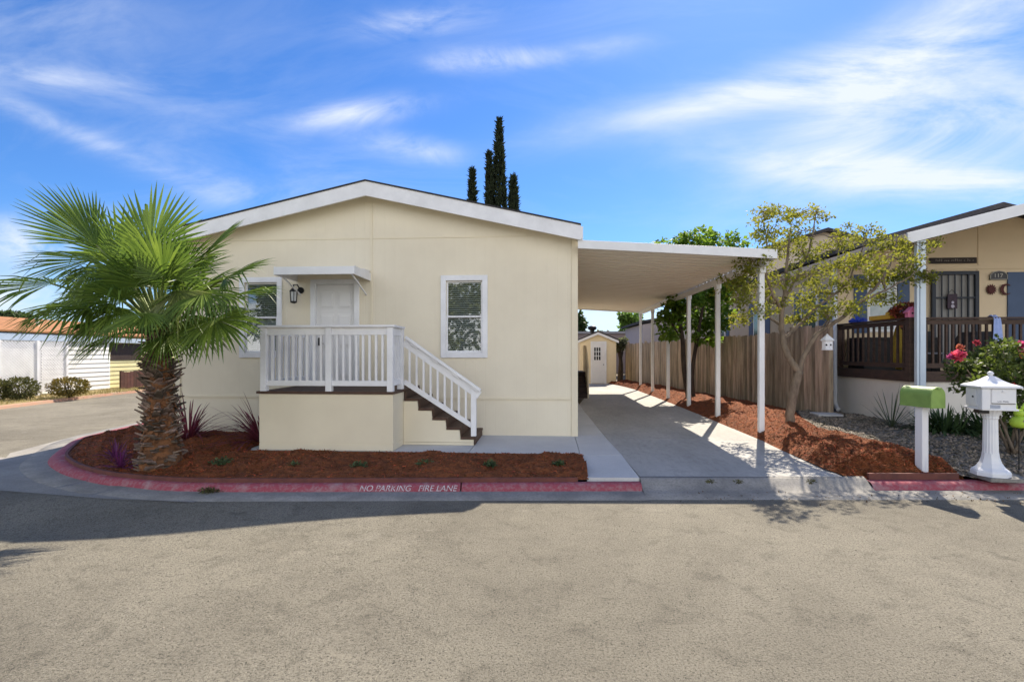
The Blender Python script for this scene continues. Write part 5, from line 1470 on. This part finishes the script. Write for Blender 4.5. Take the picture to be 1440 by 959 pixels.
# the rest of the crown: smaller fans all round
q5 = random.Random(44)
for i, (az, el, rr_, R) in enumerate(((200, 35, .62, .66), (250, 50, .55, .62), (300, 40, .58, .66), (340, 25, .62, .66), (225, 5, .60, .62), (275, 15, .62, .62), (320, -5, .60, .60), (185, -5, .70, .66),
                                      (205, -28, .58, .58), (150, 45, .60, .70), (30, 40, .62, .70), (90, 30, .62, .70), (355, 50, .55, .66), (180, 62, .50, .70))):
    a_ = math.radians(az+q5.uniform(-8, 8)); e_ = math.radians(el)
    d = Vector((math.cos(a_)*math.cos(e_), math.sin(a_)*math.cos(e_), math.sin(e_)))
    h = crown+Vector((0, 0, 0.26))+d*rr_
    ax = (d+Vector((q5.uniform(-.25, .25), q5.uniform(-.2, .2), -0.12))).normalized()
    nm = Vector((0, 0, 1))*math.cos(e_)-Vector((math.cos(a_), math.sin(a_), 0))*math.sin(e_)*0.9+Vector((q5.uniform(-.35, .35), -0.25, 0))
    frond(h, ax, nm, R*1.05, 98, 0.22 if el > 0 else 0.42, n=36, seed=300+i, old=False)
# spear leaves in the middle of the crown
sp_m = MB()
for k in range(5):
    d = Vector((r2.uniform(-0.25, 0.25), r2.uniform(-0.2, 0.2), 1)).normalized()
    sp_m.tube([crown, crown+d*0.5, crown+d*1.0], [0.03, 0.022, 0.004], 6)
sp_m.build('spear_leaf', petm, palm)

# ================================================================== STRAPPY PLANTS
def strap_plant(name, label, cat, loc, n, L, w, m, group=None, spread=0.03, seed=1, lean=(0, 0), droop=1.0):
    r = random.Random(seed)
    root = thing(name, label, cat, loc, group)
    mb = MB(); loc = Vector(loc)
    for k in range(n):
        t = r.uniform(0, 6.283); el = r.uniform(0.25, 1.45)
        d = Vector((math.cos(t)*math.cos(el)+lean[0], math.sin(t)*math.cos(el)+lean[1], math.sin(el))).normalized()
        Lk = L*r.uniform(0.6, 1.15); side = d.cross(Vector((0, 0, 1)))
        if side.length < 1e-3: side = Vector((1, 0, 0))
        side.normalize(); rows = []
        st = loc+Vector((math.cos(t), math.sin(t), 0))*spread*r.random()
        dk = droop*r.uniform(0.3, 1.1)*(1.2-math.sin(el)*0.75)
        for i in range(9):
            s = i/8
            p = st+d*(Lk*s)+Vector((0, 0, -1))*(dk*Lk*0.62*s*s)
            if p.z < loc.z+0.01: p.z = loc.z+0.01+0.004*r.random()
            ww = w*(0.55+0.9*s)*(1-s**2.5)+0.001
            rows.append([p-side*ww, p-Vector((0, 0, ww*0.4)), p+side*ww])
        mb.grid(rows)
    mb.build('leaves', m, root)
    return root
purple = mat('burgundy leaves', (0.20, 0.04, 0.06), (0.10, 0.032, 0.042), 4, 0.45, island=0.45, transl=0.25, tcol=(0.25, 0.03, 0.06))
magenta = mat('magenta leaves', (0.17, 0.035, 0.13), (0.10, 0.025, 0.08), 4, 0.45, island=0.35, transl=0.25, tcol=(0.30, 0.05, 0.22))
strap_plant('cordyline', 'burgundy strappy cordyline beside the palm trunk at the house corner', 'plant', (-6.62, 8.9, 0.17), 120, 1.15, 0.014, purple, seed=2, droop=1.5)
strap_plant('cordyline', 'tall burgundy cordyline arching against the left end of the porch', 'plant', (-5.14, 8.75, 0.18), 130, 1.2, 0.014, purple, seed=3, lean=(-0.2, 0), droop=1.5)
strap_plant('cordyline', 'low magenta cordyline tuft just left of the palm trunk, nearer the kerb', 'plant', (-6.20, 6.92, 0.15), 46, 0.36, 0.010, magenta, seed=4)
strap_plant('cordyline', 'low magenta cordyline tuft farther left, by the curve of the edging', 'plant', (-6.85, 7.55, 0.15), 42, 0.34, 0.010, magenta, seed=5)
grn = mat('grey green small leaves', (0.095, 0.135, 0.055), (0.06, 0.10, 0.035), 6, 0.6, island=0.35, transl=0.2)
def small_plant(label, x, y, z, r, n, group=None):
    t = thing('ground_plant', label, 'plant', (x, y, z), group)
    mb = MB(); q = random.Random(int(x*100))
    for k in range(9):
        a = q.uniform(0, 6.28); mb.tube([(x, y, z-0.01), (x+0.6*r*math.cos(a), y+0.6*r*math.sin(a), z+q.uniform(0.03, 0.07))], 0.003, 4)
    mb.build('stems', mat('green stems', (0.08, 0.10, 0.04), None, 4, 0.7), t)
    d = unit(rng.normal(size=(n, 3))); P = d*np.array([r, r, r*0.55])*rng.uniform(0.2, 1, (n, 1)); P[:, 2] = np.abs(P[:, 2])
    V, F = leaf_quads(P+np.array([x, y, z+0.005]), 0.045, outward=d, up=0.6)
    mesh_np('leaves', V, F, grn, t)
for u, v, r, lb in ((311, 651, 0.17, 'largest small green plant in the mulch, nearest the palm'), (413, 655, 0.10, 'small green plant in the mulch before the left half of the porch'), (505, 655, 0.13, 'small green plant in the mulch before the porch right corner'),
                 (598, 652, 0.13, 'small green plant in the mulch before the stairs'), (690, 653, 0.11, 'small green plant in the mulch before the foot of the stairs'), (786, 652, 0.10, 'small green plant in the mulch nearest the driveway')):
    p = gr(u, v, 0.215)
    small_plant(lb, p.x, p.y, 0.20, r, 170, 'small plants in the front mulch bed')
# weeds in the kerb joint
def weed(label, x, y, z, r, n, wide=1.0):
    d = unit(rng.normal(size=(n, 3))); P = d*np.array([r*wide, r*0.6, 0.05])*rng.uniform(0.1, 1, (n, 1)); P[:, 2] = np.abs(P[:, 2])*0.8
    V, F = leaf_quads(P+np.array([x, y, z]), 0.035, outward=d, up=0.3, aspect=0.3)
    tag(mesh_np('weed', V, F, mat('weed leaves', (0.11, 0.115, 0.035), (0.07, 0.06, 0.025), 9, 0.7, island=0.4), origin=(x, y, z)), label, 'weed')
pw = gr(297, 688, 0.05); weed('straggling weed growing over the red kerb near the palm', pw.x, pw.y-0.02, 0.03, 0.15, 300, 1.1)
for u, lb in ((1000, 'tiny weed in the joint between apron and driveway, left of the middle'), (1038, 'tiny weed in the driveway joint before the first carport post'), (1140, 'tiny weed in the driveway joint near the mulch')):
    p = gr(u, 677, 0.16); weed(lb, p.x, p.y, 0.15, 0.05, 60, 1.2)

# agapanthus clump and spiky plant before the skirting wall
ag = mat('dark green strap leaves', (0.060, 0.105, 0.032), (0.035, 0.068, 0.022), 4, 0.45, island=0.35, transl=0.2)
strap_plant('agapanthus_clump', 'wide dark green agapanthus clump against the pale skirting wall', 'plant', (7.75, 10.2, 0.28), 420, 0.70, 0.018, ag, seed=8, droop=2.1, spread=0.38)
strap_plant('agapanthus_clump', 'dark green agapanthus clump behind the pedestal mailbox', 'plant', (8.55, 10.15, 0.28), 400, 0.70, 0.018, ag, seed=9, droop=2.1, spread=0.38)
strap_plant('spiky_plant', 'thin upright spiky plant behind the green mailbox post', 'plant', (7.15, 10.75, 0.28), 42, 0.85, 0.010, mat('grey green spikes', (0.075, 0.10, 0.05), (0.05, 0.07, 0.035), 4, 0.5, island=0.3), seed=10, droop=0.35)

# ================================================================== TREES
def leaves_obj(name, m, root, clumps, n, size, up=0.3, aspect=0.5, shell=0.25, droop=0.0):
    """clumps: (centre, (rx, ry, rz), weight)"""
    w = np.array([c[2] for c in clumps], float); w /= w.sum()
    cnt = rng.multinomial(n, w); Ps = []; Ds = []
    for (c, r, _), k in zip(clumps, cnt):
        if k == 0: continue
        p, d = sphere_pts(k, shell)
        Ps.append(p*np.array(r)+np.array(c)); Ds.append(d)
    P = np.concatenate(Ps); D = np.concatenate(Ds)
    V, F = leaf_quads(P, size, up=up, aspect=aspect, outward=D*0.6, droop=droop)
    return mesh_np(name, V, F, m, root)

# crape myrtle with sparse yellow green new leaves
cm0 = Vector((4.98, 10.45, 0.28))
cm = thing('thin_leaved_tree', 'slender tree with sparse yellow green leaves leaning over the mulch by the front carport post', 'tree', cm0)
r3 = random.Random(9)
TY = 10.45
def tp_(u, v, dy=0): return at(u, v, TY+dy)
limbs = [
    ([cm0-Vector((0, 0, 0.1)), tp_(1112, 575), tp_(1118, 545), tp_(1124, 522)], [0.095, 0.085, 0.078, 0.075]),
    ([tp_(1124, 524), tp_(1108, 500, 0.05), tp_(1100, 470, 0.1), tp_(1101, 430, 0.1), tp_(1106, 390, 0.1), tp_(1108, 350, 0.05), tp_(1112, 315, 0)], [0.068, 0.062, 0.055, 0.045, 0.034, 0.022, 0.008]),
    ([tp_(1122, 528), tp_(1132, 498, -0.05), tp_(1150, 470, -0.1), tp_(1180, 449, -0.15), tp_(1210, 425, -0.2), tp_(1238, 395, -0.2), tp_(1256, 360, -0.15), tp_(1262, 332, -0.1)], [0.058, 0.050, 0.044, 0.038, 0.032, 0.024, 0.016, 0.007]),
    ([tp_(1101, 478, 0.1), tp_(1122, 458, 0.3), tp_(1150, 430, 0.45), tp_(1185, 405, 0.5), tp_(1205, 370, 0.5), tp_(1216, 335, 0.45)], [0.042, 0.034, 0.028, 0.022, 0.015, 0.007]),
    ([tp_(1101, 440, 0.1), tp_(1085, 410, -0.1), tp_(1076, 375, -0.2), tp_(1078, 335, -0.25), tp_(1070, 305, -0.25)], [0.034, 0.027, 0.020, 0.012, 0.006]),
    ([tp_(1104, 420, 0.1), tp_(1122, 385, 0.0), tp_(1138, 350, -0.05), tp_(1146, 310, -0.1), tp_(1150, 290, -0.1)], [0.030, 0.024, 0.018, 0.010, 0.005]),
    ([tp_(1100, 460, 0.1), tp_(1075, 440, 0.45), tp_(1050, 420, 0.7), tp_(1036, 395, 0.9)], [0.030, 0.022, 0.015, 0.006]),
    ([tp_(1212, 424, -0.2), tp_(1245, 408, -0.35), tp_(1275, 392, -0.45), tp_(1300, 372, -0.5)], [0.022, 0.016, 0.011, 0.005]),
    ([tp_(1150, 470, -0.1), tp_(1168, 445, 0.0), tp_(1185, 425, 0.1), tp_(1195, 408, 0.1)], [0.020, 0.015, 0.010, 0.005]),
]
tm = MB()
nodes = []
for pts, rad in limbs:
    P = smooth_by_index([tuple(p) for p in pts], 5); rr = np.interp(np.linspace(0, 1, len(P)), np.linspace(0, 1, len(rad)), rad)
    P[1:-1] += rng.normal(size=(len(P)-2, 3))*0.008
    tm.tube([Vector(p) for p in P], list(rr), 9)
    nodes += [(Vector(p), r) for p, r in zip(P, rr) if r < 0.05]
cl_px = [(1076, 308, 16, 9), (1098, 300, 18, 9), (1122, 306, 18, 10), (1146, 304, 14, 12), (1090, 330, 22, 12), (1072, 336, 12, 10), (1120, 335, 22, 12),
         (1060, 372, 24, 14), (1098, 352, 20, 14), (1128, 360, 22, 14), (1158, 350, 22, 12), (1186, 342, 22, 12), (1215, 328, 18, 12), (1238, 345, 20, 12), (1262, 345, 18, 14),
         (1284, 368, 18, 12), (1302, 352, 10, 8), (1206, 366, 24, 14), (1172, 378, 24, 14), (1140, 392, 24, 14), (1100, 392, 20, 16), (1066, 404, 22, 14), (1048, 392, 16, 14),
         (1042, 420, 18, 14), (1062, 438, 18, 12), (1088, 428, 18, 14), (1130, 428, 22, 12), (1160, 440, 20, 11), (1196, 436, 18, 10), (1222, 396, 24, 14), (1252, 392, 20, 16),
         (1246, 420, 18, 10), (1192, 402, 22, 14), (1156, 412, 20, 12), (1028, 402, 12, 12), (1046, 452, 14, 8), (1120, 452, 16, 8), (1274, 390, 16, 12), (1232, 372, 22, 12), (1300, 392, 8, 6)]
clumps = []
for (u, v, ru, rv) in cl_px:
    dy = r3.uniform(-0.8, 0.9)
    c = at(u, v, TY+dy); k = (TY)/FPX
    clumps.append((tuple(c), (ru*k*0.9, 0.34, rv*k*0.9), ru*rv*0.8))
    near = min(nodes, key=lambda q: (q[0]-c).length)
    p0 = near[0]; mid = (p0+c)/2+Vector((r3.uniform(-.1, .1), r3.uniform(-.1, .1), r3.uniform(-0.02, 0.12)))
    r_ = min(0.016, near[1]*0.7)
    P = smooth_by_index([tuple(p0), tuple(mid), tuple(c)], 4)
    tm.tube([Vector(p) for p in P], list(np.linspace(r_, 0.005, len(P))), 6)
    for j in range(9):
        e = c+Vector((r3.uniform(-1, 1)*ru*k*1.1, r3.uniform(-0.4, 0.4), r3.uniform(-0.7, 1.2)*rv*k*1.2))
        s = Vector(P[r3.randrange(len(P)//2, len(P))])
        m2 = (s+e)/2+Vector((r3.uniform(-.06, .06), r3.uniform(-.06, .06), r3.uniform(-.02, .06)))
        tm.tube([s, m2, e], [0.006, 0.0045, 0.002], 4, cap=False)
        clumps.append((tuple(e), (0.10, 0.10, 0.075), 34))
        clumps.append((tuple(m2), (0.10, 0.10, 0.07), 10))
tm.build('trunk', barkm, cm, smooth=True)
leafY = mat('yellow green new leaves', (0.215, 0.235, 0.038), (0.125, 0.16, 0.032), 1.6, 0.65, spec=0.15, island=0.40, transl=0.42, tcol=(0.34, 0.34, 0.04))
leaves_obj('crown', leafY, cm, clumps, 10800, 0.067, up=0.2, aspect=0.55, shell=0.1)

# broad leaved dark tree behind the carport posts
bt0 = Vector((4.85, 16.9, 0.25))
btree = thing('broad_leaved_tree', 'bushy dark green broad leaved tree with two trunks between carport and fence', 'tree', bt0)
def bp2(u, v, dy=0): return at(u, v, 16.9+dy)
tm = MB()
bl = [([bt0+Vector((-0.02, 0, -0.1)), bp2(962, 520), bp2(960, 480), bp2(955, 440), bp2(958, 400), bp2(950, 360)], [0.085, 0.078, 0.07, 0.06, 0.045, 0.02]),
      ([bt0+Vector((0.14, 0, -0.1)), bp2(973, 530), bp2(978, 490), bp2(985, 450), bp2(992, 410), bp2(990, 370)], [0.07, 0.065, 0.06, 0.05, 0.035, 0.015]),
      ([bp2(960, 480), bp2(945, 455), bp2(938, 440)], [0.035, 0.025, 0.01]), ([bp2(978, 490), bp2(1000, 465), bp2(1012, 440)], [0.035, 0.025, 0.01])]
for pts, rad in bl:
    P = smooth_by_index([tuple(p) for p in pts], 5); tm.tube([Vector(p) for p in P], list(np.interp(np.linspace(0, 1, len(P)), np.linspace(0, 1, len(rad)), rad)), 8)
tm.build('trunk', darkbark, btree, smooth=True)
cl = []
for (u, v, ru, rv) in [(945, 440, 18, 16), (965, 420, 24, 18), (990, 410, 24, 20), (1012, 425, 16, 18), (940, 470, 12, 9), (950, 405, 16, 18), (975, 385, 26, 20), (1000, 380, 20, 20), (1008, 455, 14, 12),
                       (985, 450, 22, 16), (960, 455, 18, 12), (1018, 400, 14, 16), (930, 455, 8, 8), (1020, 445, 10, 10), (985, 475, 16, 8), (1006, 480, 9, 5), (950, 365, 24, 14), (975, 350, 26, 14), (1000, 350, 18, 12),
                       (985, 330, 9, 9), (968, 334, 9, 9), (1001, 333, 7, 9), (1028, 335, 7, 8), (955, 338, 10, 6), (1035, 345, 12, 8), (930, 343, 9, 4)]:
    k = 16.9/FPX; c = at(u, v, 16.9+r3.uniform(-0.5, 0.7)); cl.append((tuple(c), (ru*k, 0.6, rv*k), ru*rv))
leafB = mat('lush green leaves', (0.105, 0.185, 0.028), (0.048, 0.105, 0.02), 1.4, 0.55, spec=0.2, island=0.45, transl=0.42, tcol=(0.24, 0.38, 0.035))
leafD = mat('broad green leaves', (0.075, 0.140, 0.024), (0.038, 0.082, 0.018), 1.4, 0.55, spec=0.2, island=0.4, transl=0.38, tcol=(0.17, 0.30, 0.03))
leaves_obj('crown', leafB, btree, cl, 7600, 0.15, up=0.9, aspect=0.75, shell=0.15, droop=0.3)

# Italian cypresses behind the house
cyp_m = mat('cypress foliage', (0.032, 0.046, 0.020), (0.016, 0.026, 0.012), 3, 0.8, island=0.5, transl=0.2)
for (u, vt, wpx, lb) in ((664, 238, 13, 'leftmost and thinnest of the four dark cypresses behind the roof'), (688, 213, 13, 'second tallest dark cypress pressed against the tallest one'),
                         (702, 166, 19, 'tallest dark cypress behind the roof ridge'), (722, 247, 17, 'stout short dark cypress at the right of the tallest one')):
    Yc = 38.0+rnd.uniform(-0.5, 0.5); top = at(u, vt, Yc); H = top.z; r = (0.95 if u == 688 else 1.12)*wpx/2*Yc/FPX
    t = thing('cypress', lb, 'tree', (top.x, Yc, 0), 'cypresses behind the house')
    MB().tube([(top.x, Yc, -0.1), (top.x, Yc, H*0.5), (top.x, Yc, H*0.93)], [0.22, 0.14, 0.03], 8).build('trunk', darkbark, t)
    n = 5200
    h = rng.uniform(0.03, 1, n)**0.85
    prof = np.interp(h, [0, 0.15, 0.45, 0.7, 0.88, 1.0], [0.75, 1.0, 1.0, 0.78, 0.42, 0.04])
    a = rng.uniform(0, 6.283, n); rr = r*prof*np.sqrt(rng.uniform(0.55, 1.05, n))*(1+0.10*np.sin(h*37+a*2))
    P = np.stack([top.x+rr*np.cos(a), Yc+rr*np.sin(a), h*H*0.985], 1)
    D = np.stack([np.cos(a)*0.5, np.sin(a)*0.5, np.full(n, 1.8)], 1)
    V, F = leaf_quads(P, 0.42, outward=D, aspect=0.28)
    mesh_np('crown', V, F, cyp_m, t)

# background trees: trunk and leafy crown
def bg_tree(label, u, v, Y, ru, rv, c1, c2, n=900, size=0.35, name='tree', base=0.0, tc=None, group=None):
    c = at(u, v, Y); k = Y/FPX
    t = thing(name, label, 'tree', (c.x, Y, base), group)
    tr = MB(); tr.tube([(c.x, Y, base-0.1), (c.x+0.05, Y, (base+c.z)/2), (c.x, Y, c.z)], [0.18, 0.13, 0.06], 7)
    for j in range(5):
        a = j*1.3; tr.tube([(c.x, Y, base+(c.z-base)*(0.5+0.08*j)), (c.x+0.6*ru*k*math.cos(a), Y+0.6*ru*k*math.sin(a), c.z+rv*k*0.4)], [0.07, 0.02], 6)
    tr.build('trunk', darkbark, t)
    cl = []
    q = random.Random(int(u*7+v))
    for j in range(14):
        a = q.uniform(0, 6.28); e = q.uniform(-0.5, 1); s = q.uniform(0.3, 0.85)
        cl.append(((c.x+ru*k*s*math.cos(a), Y+ru*k*s*0.8*math.sin(a), c.z+rv*k*s*e), (ru*k*q.uniform(0.25, 0.42),)*2+(rv*k*q.uniform(0.22, 0.4),), 1))
    m = mat('leaves of '+label, c1, c2, 0.8, 0.6, island=0.4, transl=0.35, tcol=tc or tuple(x*2 for x in c1))
    leaves_obj('crown', m, t, cl, n, size, up=0.5, aspect=0.6)
    return t
bg_tree('bright green tree above the grey roof behind the shed', 886, 462, 60, 22, 22, (0.10, 0.17, 0.03), (0.06, 0.12, 0.025), 1600, 0.5)
bg_tree('dark green tree beside the cream house wall behind the shed', 806, 452, 52, 16, 26, (0.035, 0.06, 0.018), (0.022, 0.04, 0.013), 1600, 0.45)
bg_tree('dull olive tree low on the skyline behind the shed roof', 836, 478, 64, 28, 10, (0.11, 0.10, 0.05), (0.07, 0.07, 0.035), 1200, 0.45)
bg_tree('small grey green shrubby tree at the right corner of the shed', 872, 488, 27.6, 10, 16, (0.11, 0.12, 0.06), (0.07, 0.085, 0.04), 900, 0.14, base=0.2)
bg_tree('green tree behind the orange roofed house, left part', 20, 446, 60, 30, 8, (0.05, 0.08, 0.03), (0.03, 0.05, 0.02), 900, 0.5)
bg_tree('green tree glimpsed between palm crown and cream house', 236, 468, 40, 14, 34, (0.05, 0.10, 0.02), (0.03, 0.07, 0.016), 1500, 0.4)
bg_tree('tall green tree rising behind the fence and the thin leaved tree', 1035, 400, 26, 16, 30, (0.055, 0.10, 0.02), (0.03, 0.06, 0.016), 1200, 0.25)
# trees and hedge across the street: mirrored in the panes
for (x, y, lb) in ((-6.6, -19.5, 'round leafy tree across the street behind the camera, toward the palm side'), (-13.5, -21, 'round leafy tree across the street behind the camera, opposite the porch'), (-21.5, -20, 'round leafy tree across the street behind the camera, farthest toward the side street')):
    t = thing('street_tree', lb, 'tree', (x, y, 0), 'trees across the street')
    MB().tube([(x, y, -0.1), (x+0.1, y, 1.4), (x, y, 3.0)], [0.2, 0.15, 0.10], 8).build('trunk', darkbark, t)
    cl = []
    for j in range(24):
        a = rnd.uniform(0, 6.28); s = rnd.uniform(0.2, 1.5)
        cl.append(((x+2.0*s*math.cos(a), y+2.0*s*math.sin(a), 4.6+rnd.uniform(-2.6, 3.0)), (1.2, 1.2, 0.95), 1))
    leaves_obj('crown', leafY, t, cl, 3600, 0.34, up=0.5, aspect=0.7)

# rounded shrubs on the verge of the side street
def shrub(label, u, v, Y, ru, rv, m, n=1500, size=0.10):
    c = at(u, v, Y); k = Y/FPX
    t = thing('shrub', label, 'shrub', (c.x, Y, 0.1), 'shrubs before the lattice')
    mb = MB(); q = random.Random(int(u))
    for j in range(12):
        a = q.uniform(0, 6.28); mb.tube([(c.x, Y, 0.08), (c.x+ru*k*0.6*math.cos(a), Y+ru*k*0.5*math.sin(a), c.z+rv*k*0.3)], [0.025, 0.008], 5)
    mb.build('stems', darkbark, t)
    d = unit(rng.normal(size=(n, 3)))
    P = d*np.array([ru*k, ru*k*0.9, rv*k])*(rng.uniform(0.35, 1.06, (n, 1))**0.5)+np.array([c.x, Y, c.z]); P[:, 2] = np.maximum(P[:, 2], 0.12)
    V, F = leaf_quads(P, size, outward=d, up=0.3); mesh_np('foliage', V, F, m, t)
gold = mat('golden olive leaves', (0.22, 0.16, 0.025), (0.11, 0.10, 0.025), 1.5, 0.7, island=0.45, transl=0.3)
olive = mat('olive leaves', (0.14, 0.14, 0.04), (0.07, 0.08, 0.025), 1.5, 0.7, island=0.45, transl=0.3)
shrub('golden rounded shrub before the lattice screen, nearer the palm', 97, 544, 18.0, 25, 13, gold)
shrub('olive shrub before the lattice screen, left of the golden shrub', 28, 546, 16.9, 22, 16, olive)
shrub('sparse olive shrub at the left edge of the picture', -6, 548, 16.4, 18, 15, olive, 1000)

# rose bush at the right edge
rs = thing('rose_bush', 'tall leafy rose bush with pink blooms behind the pedestal mailbox', 'shrub', (7.35, 8.45, 0.27))
RY = 8.5
mb = MB()
stem0 = Vector((7.45, 8.4, 0.25))
for (u, v, dy) in ((1360, 520, -0.2), (1385, 500, 0.1), (1410, 490, 0.2), (1435, 500, 0.3), (1460, 510, 0.1), (1400, 545, -0.4), (1440, 560, -0.3), (1375, 550, -0.1), (1480, 480, 0.2)):
    e = at(u, v, RY+dy); m_ = (stem0+e)/2+Vector((r3.uniform(-.15, .15), r3.uniform(-.1, .1), 0.0))
    P = smooth_by_index([tuple(stem0+Vector((r3.uniform(-.08, .08), r3.uniform(-.05, .05), 0))), tuple(m_), tuple(e)], 4)
    mb.tube([Vector(p) for p in P], list(np.linspace(0.024, 0.007, len(P))), 6)
mb.build('stems', barkm, rs, smooth=True)
cl = []
for (u, v, ru, rv) in [(1352, 525, 14, 14), (1372, 512, 16, 14), (1392, 500, 16, 12), (1412, 494, 16, 12), (1434, 505, 16, 14), (1400, 520, 20, 14), (1425, 530, 20, 16), (1380, 540, 16, 12), (1445, 550, 16, 18),
                       (1420, 560, 16, 14), (1402, 580, 12, 12), (1460, 520, 20, 26), (1490, 520, 22, 30), (1360, 545, 10, 9), (1440, 590, 14, 14), (1470, 570, 18, 20), (1350, 510, 9, 7), (1408, 478, 8, 5)]:
    k = RY/FPX; c = at(u, v, RY+r3.uniform(-0.4, 0.5)); cl.append((tuple(c), (ru*k, 0.3, rv*k), ru*rv))
rosel = mat('rose leaves', (0.115, 0.15, 0.04), (0.06, 0.09, 0.026), 3, 0.55, island=0.4, spec=0.2, transl=0.3, tcol=(0.16, 0.22, 0.03))
leaves_obj('foliage', rosel, rs, cl, 5200, 0.075, up=0.8, aspect=0.6, shell=0.2)
def rose(u, v, dy, r, c1, c2, lab):
    c = at(u, v, RY+dy)
    d = unit(rng.normal(size=(46, 3))); k = rng.uniform(0.35, 1.0, (46, 1))
    r = r*0.78
    P = d*np.array([1, 1, 0.75])*r*0.55*k+np.array(c)
    V, F = leaf_quads(P-d*r*0.12, r*0.85, outward=d*0.5+np.array([0, 0, 0.5]), up=0.9, aspect=1.0, fold=-0.25)
    o = mesh_np('rose', V, F, mat('petals '+lab, c1, c2, 12, 0.6, transl=0.3, island=0.25), rs)
    o['label'] = lab
rose(1348, 501, -0.45, 0.135, (0.85, 0.15, 0.20), (0.75, 0.09, 0.17), 'large coral pink rose')
rose(1350, 489, -0.4, 0.075, (0.75, 0.30, 0.16), (0.65, 0.2, 0.12), 'salmon rose')
rose(1337, 502, -0.4, 0.07, (0.60, 0.12, 0.30), (0.5, 0.08, 0.25), 'magenta pink rose')
rose(1374, 482, -0.2, 0.065, (0.55, 0.08, 0.12), (0.4, 0.06, 0.09), 'dusky red rose')
rose(1437, 487, -0.35, 0.11, (0.72, 0.14, 0.30), (0.62, 0.10, 0.26), 'bright pink rose at the right')
rose(1424, 543, -0.5, 0.075, (0.65, 0.03, 0.025), (0.5, 0.02, 0.02), 'red rose low on the bush')
rose(1439, 500, -0.4, 0.06, (0.72, 0.25, 0.10), (0.6, 0.2, 0.08), 'orange rose')
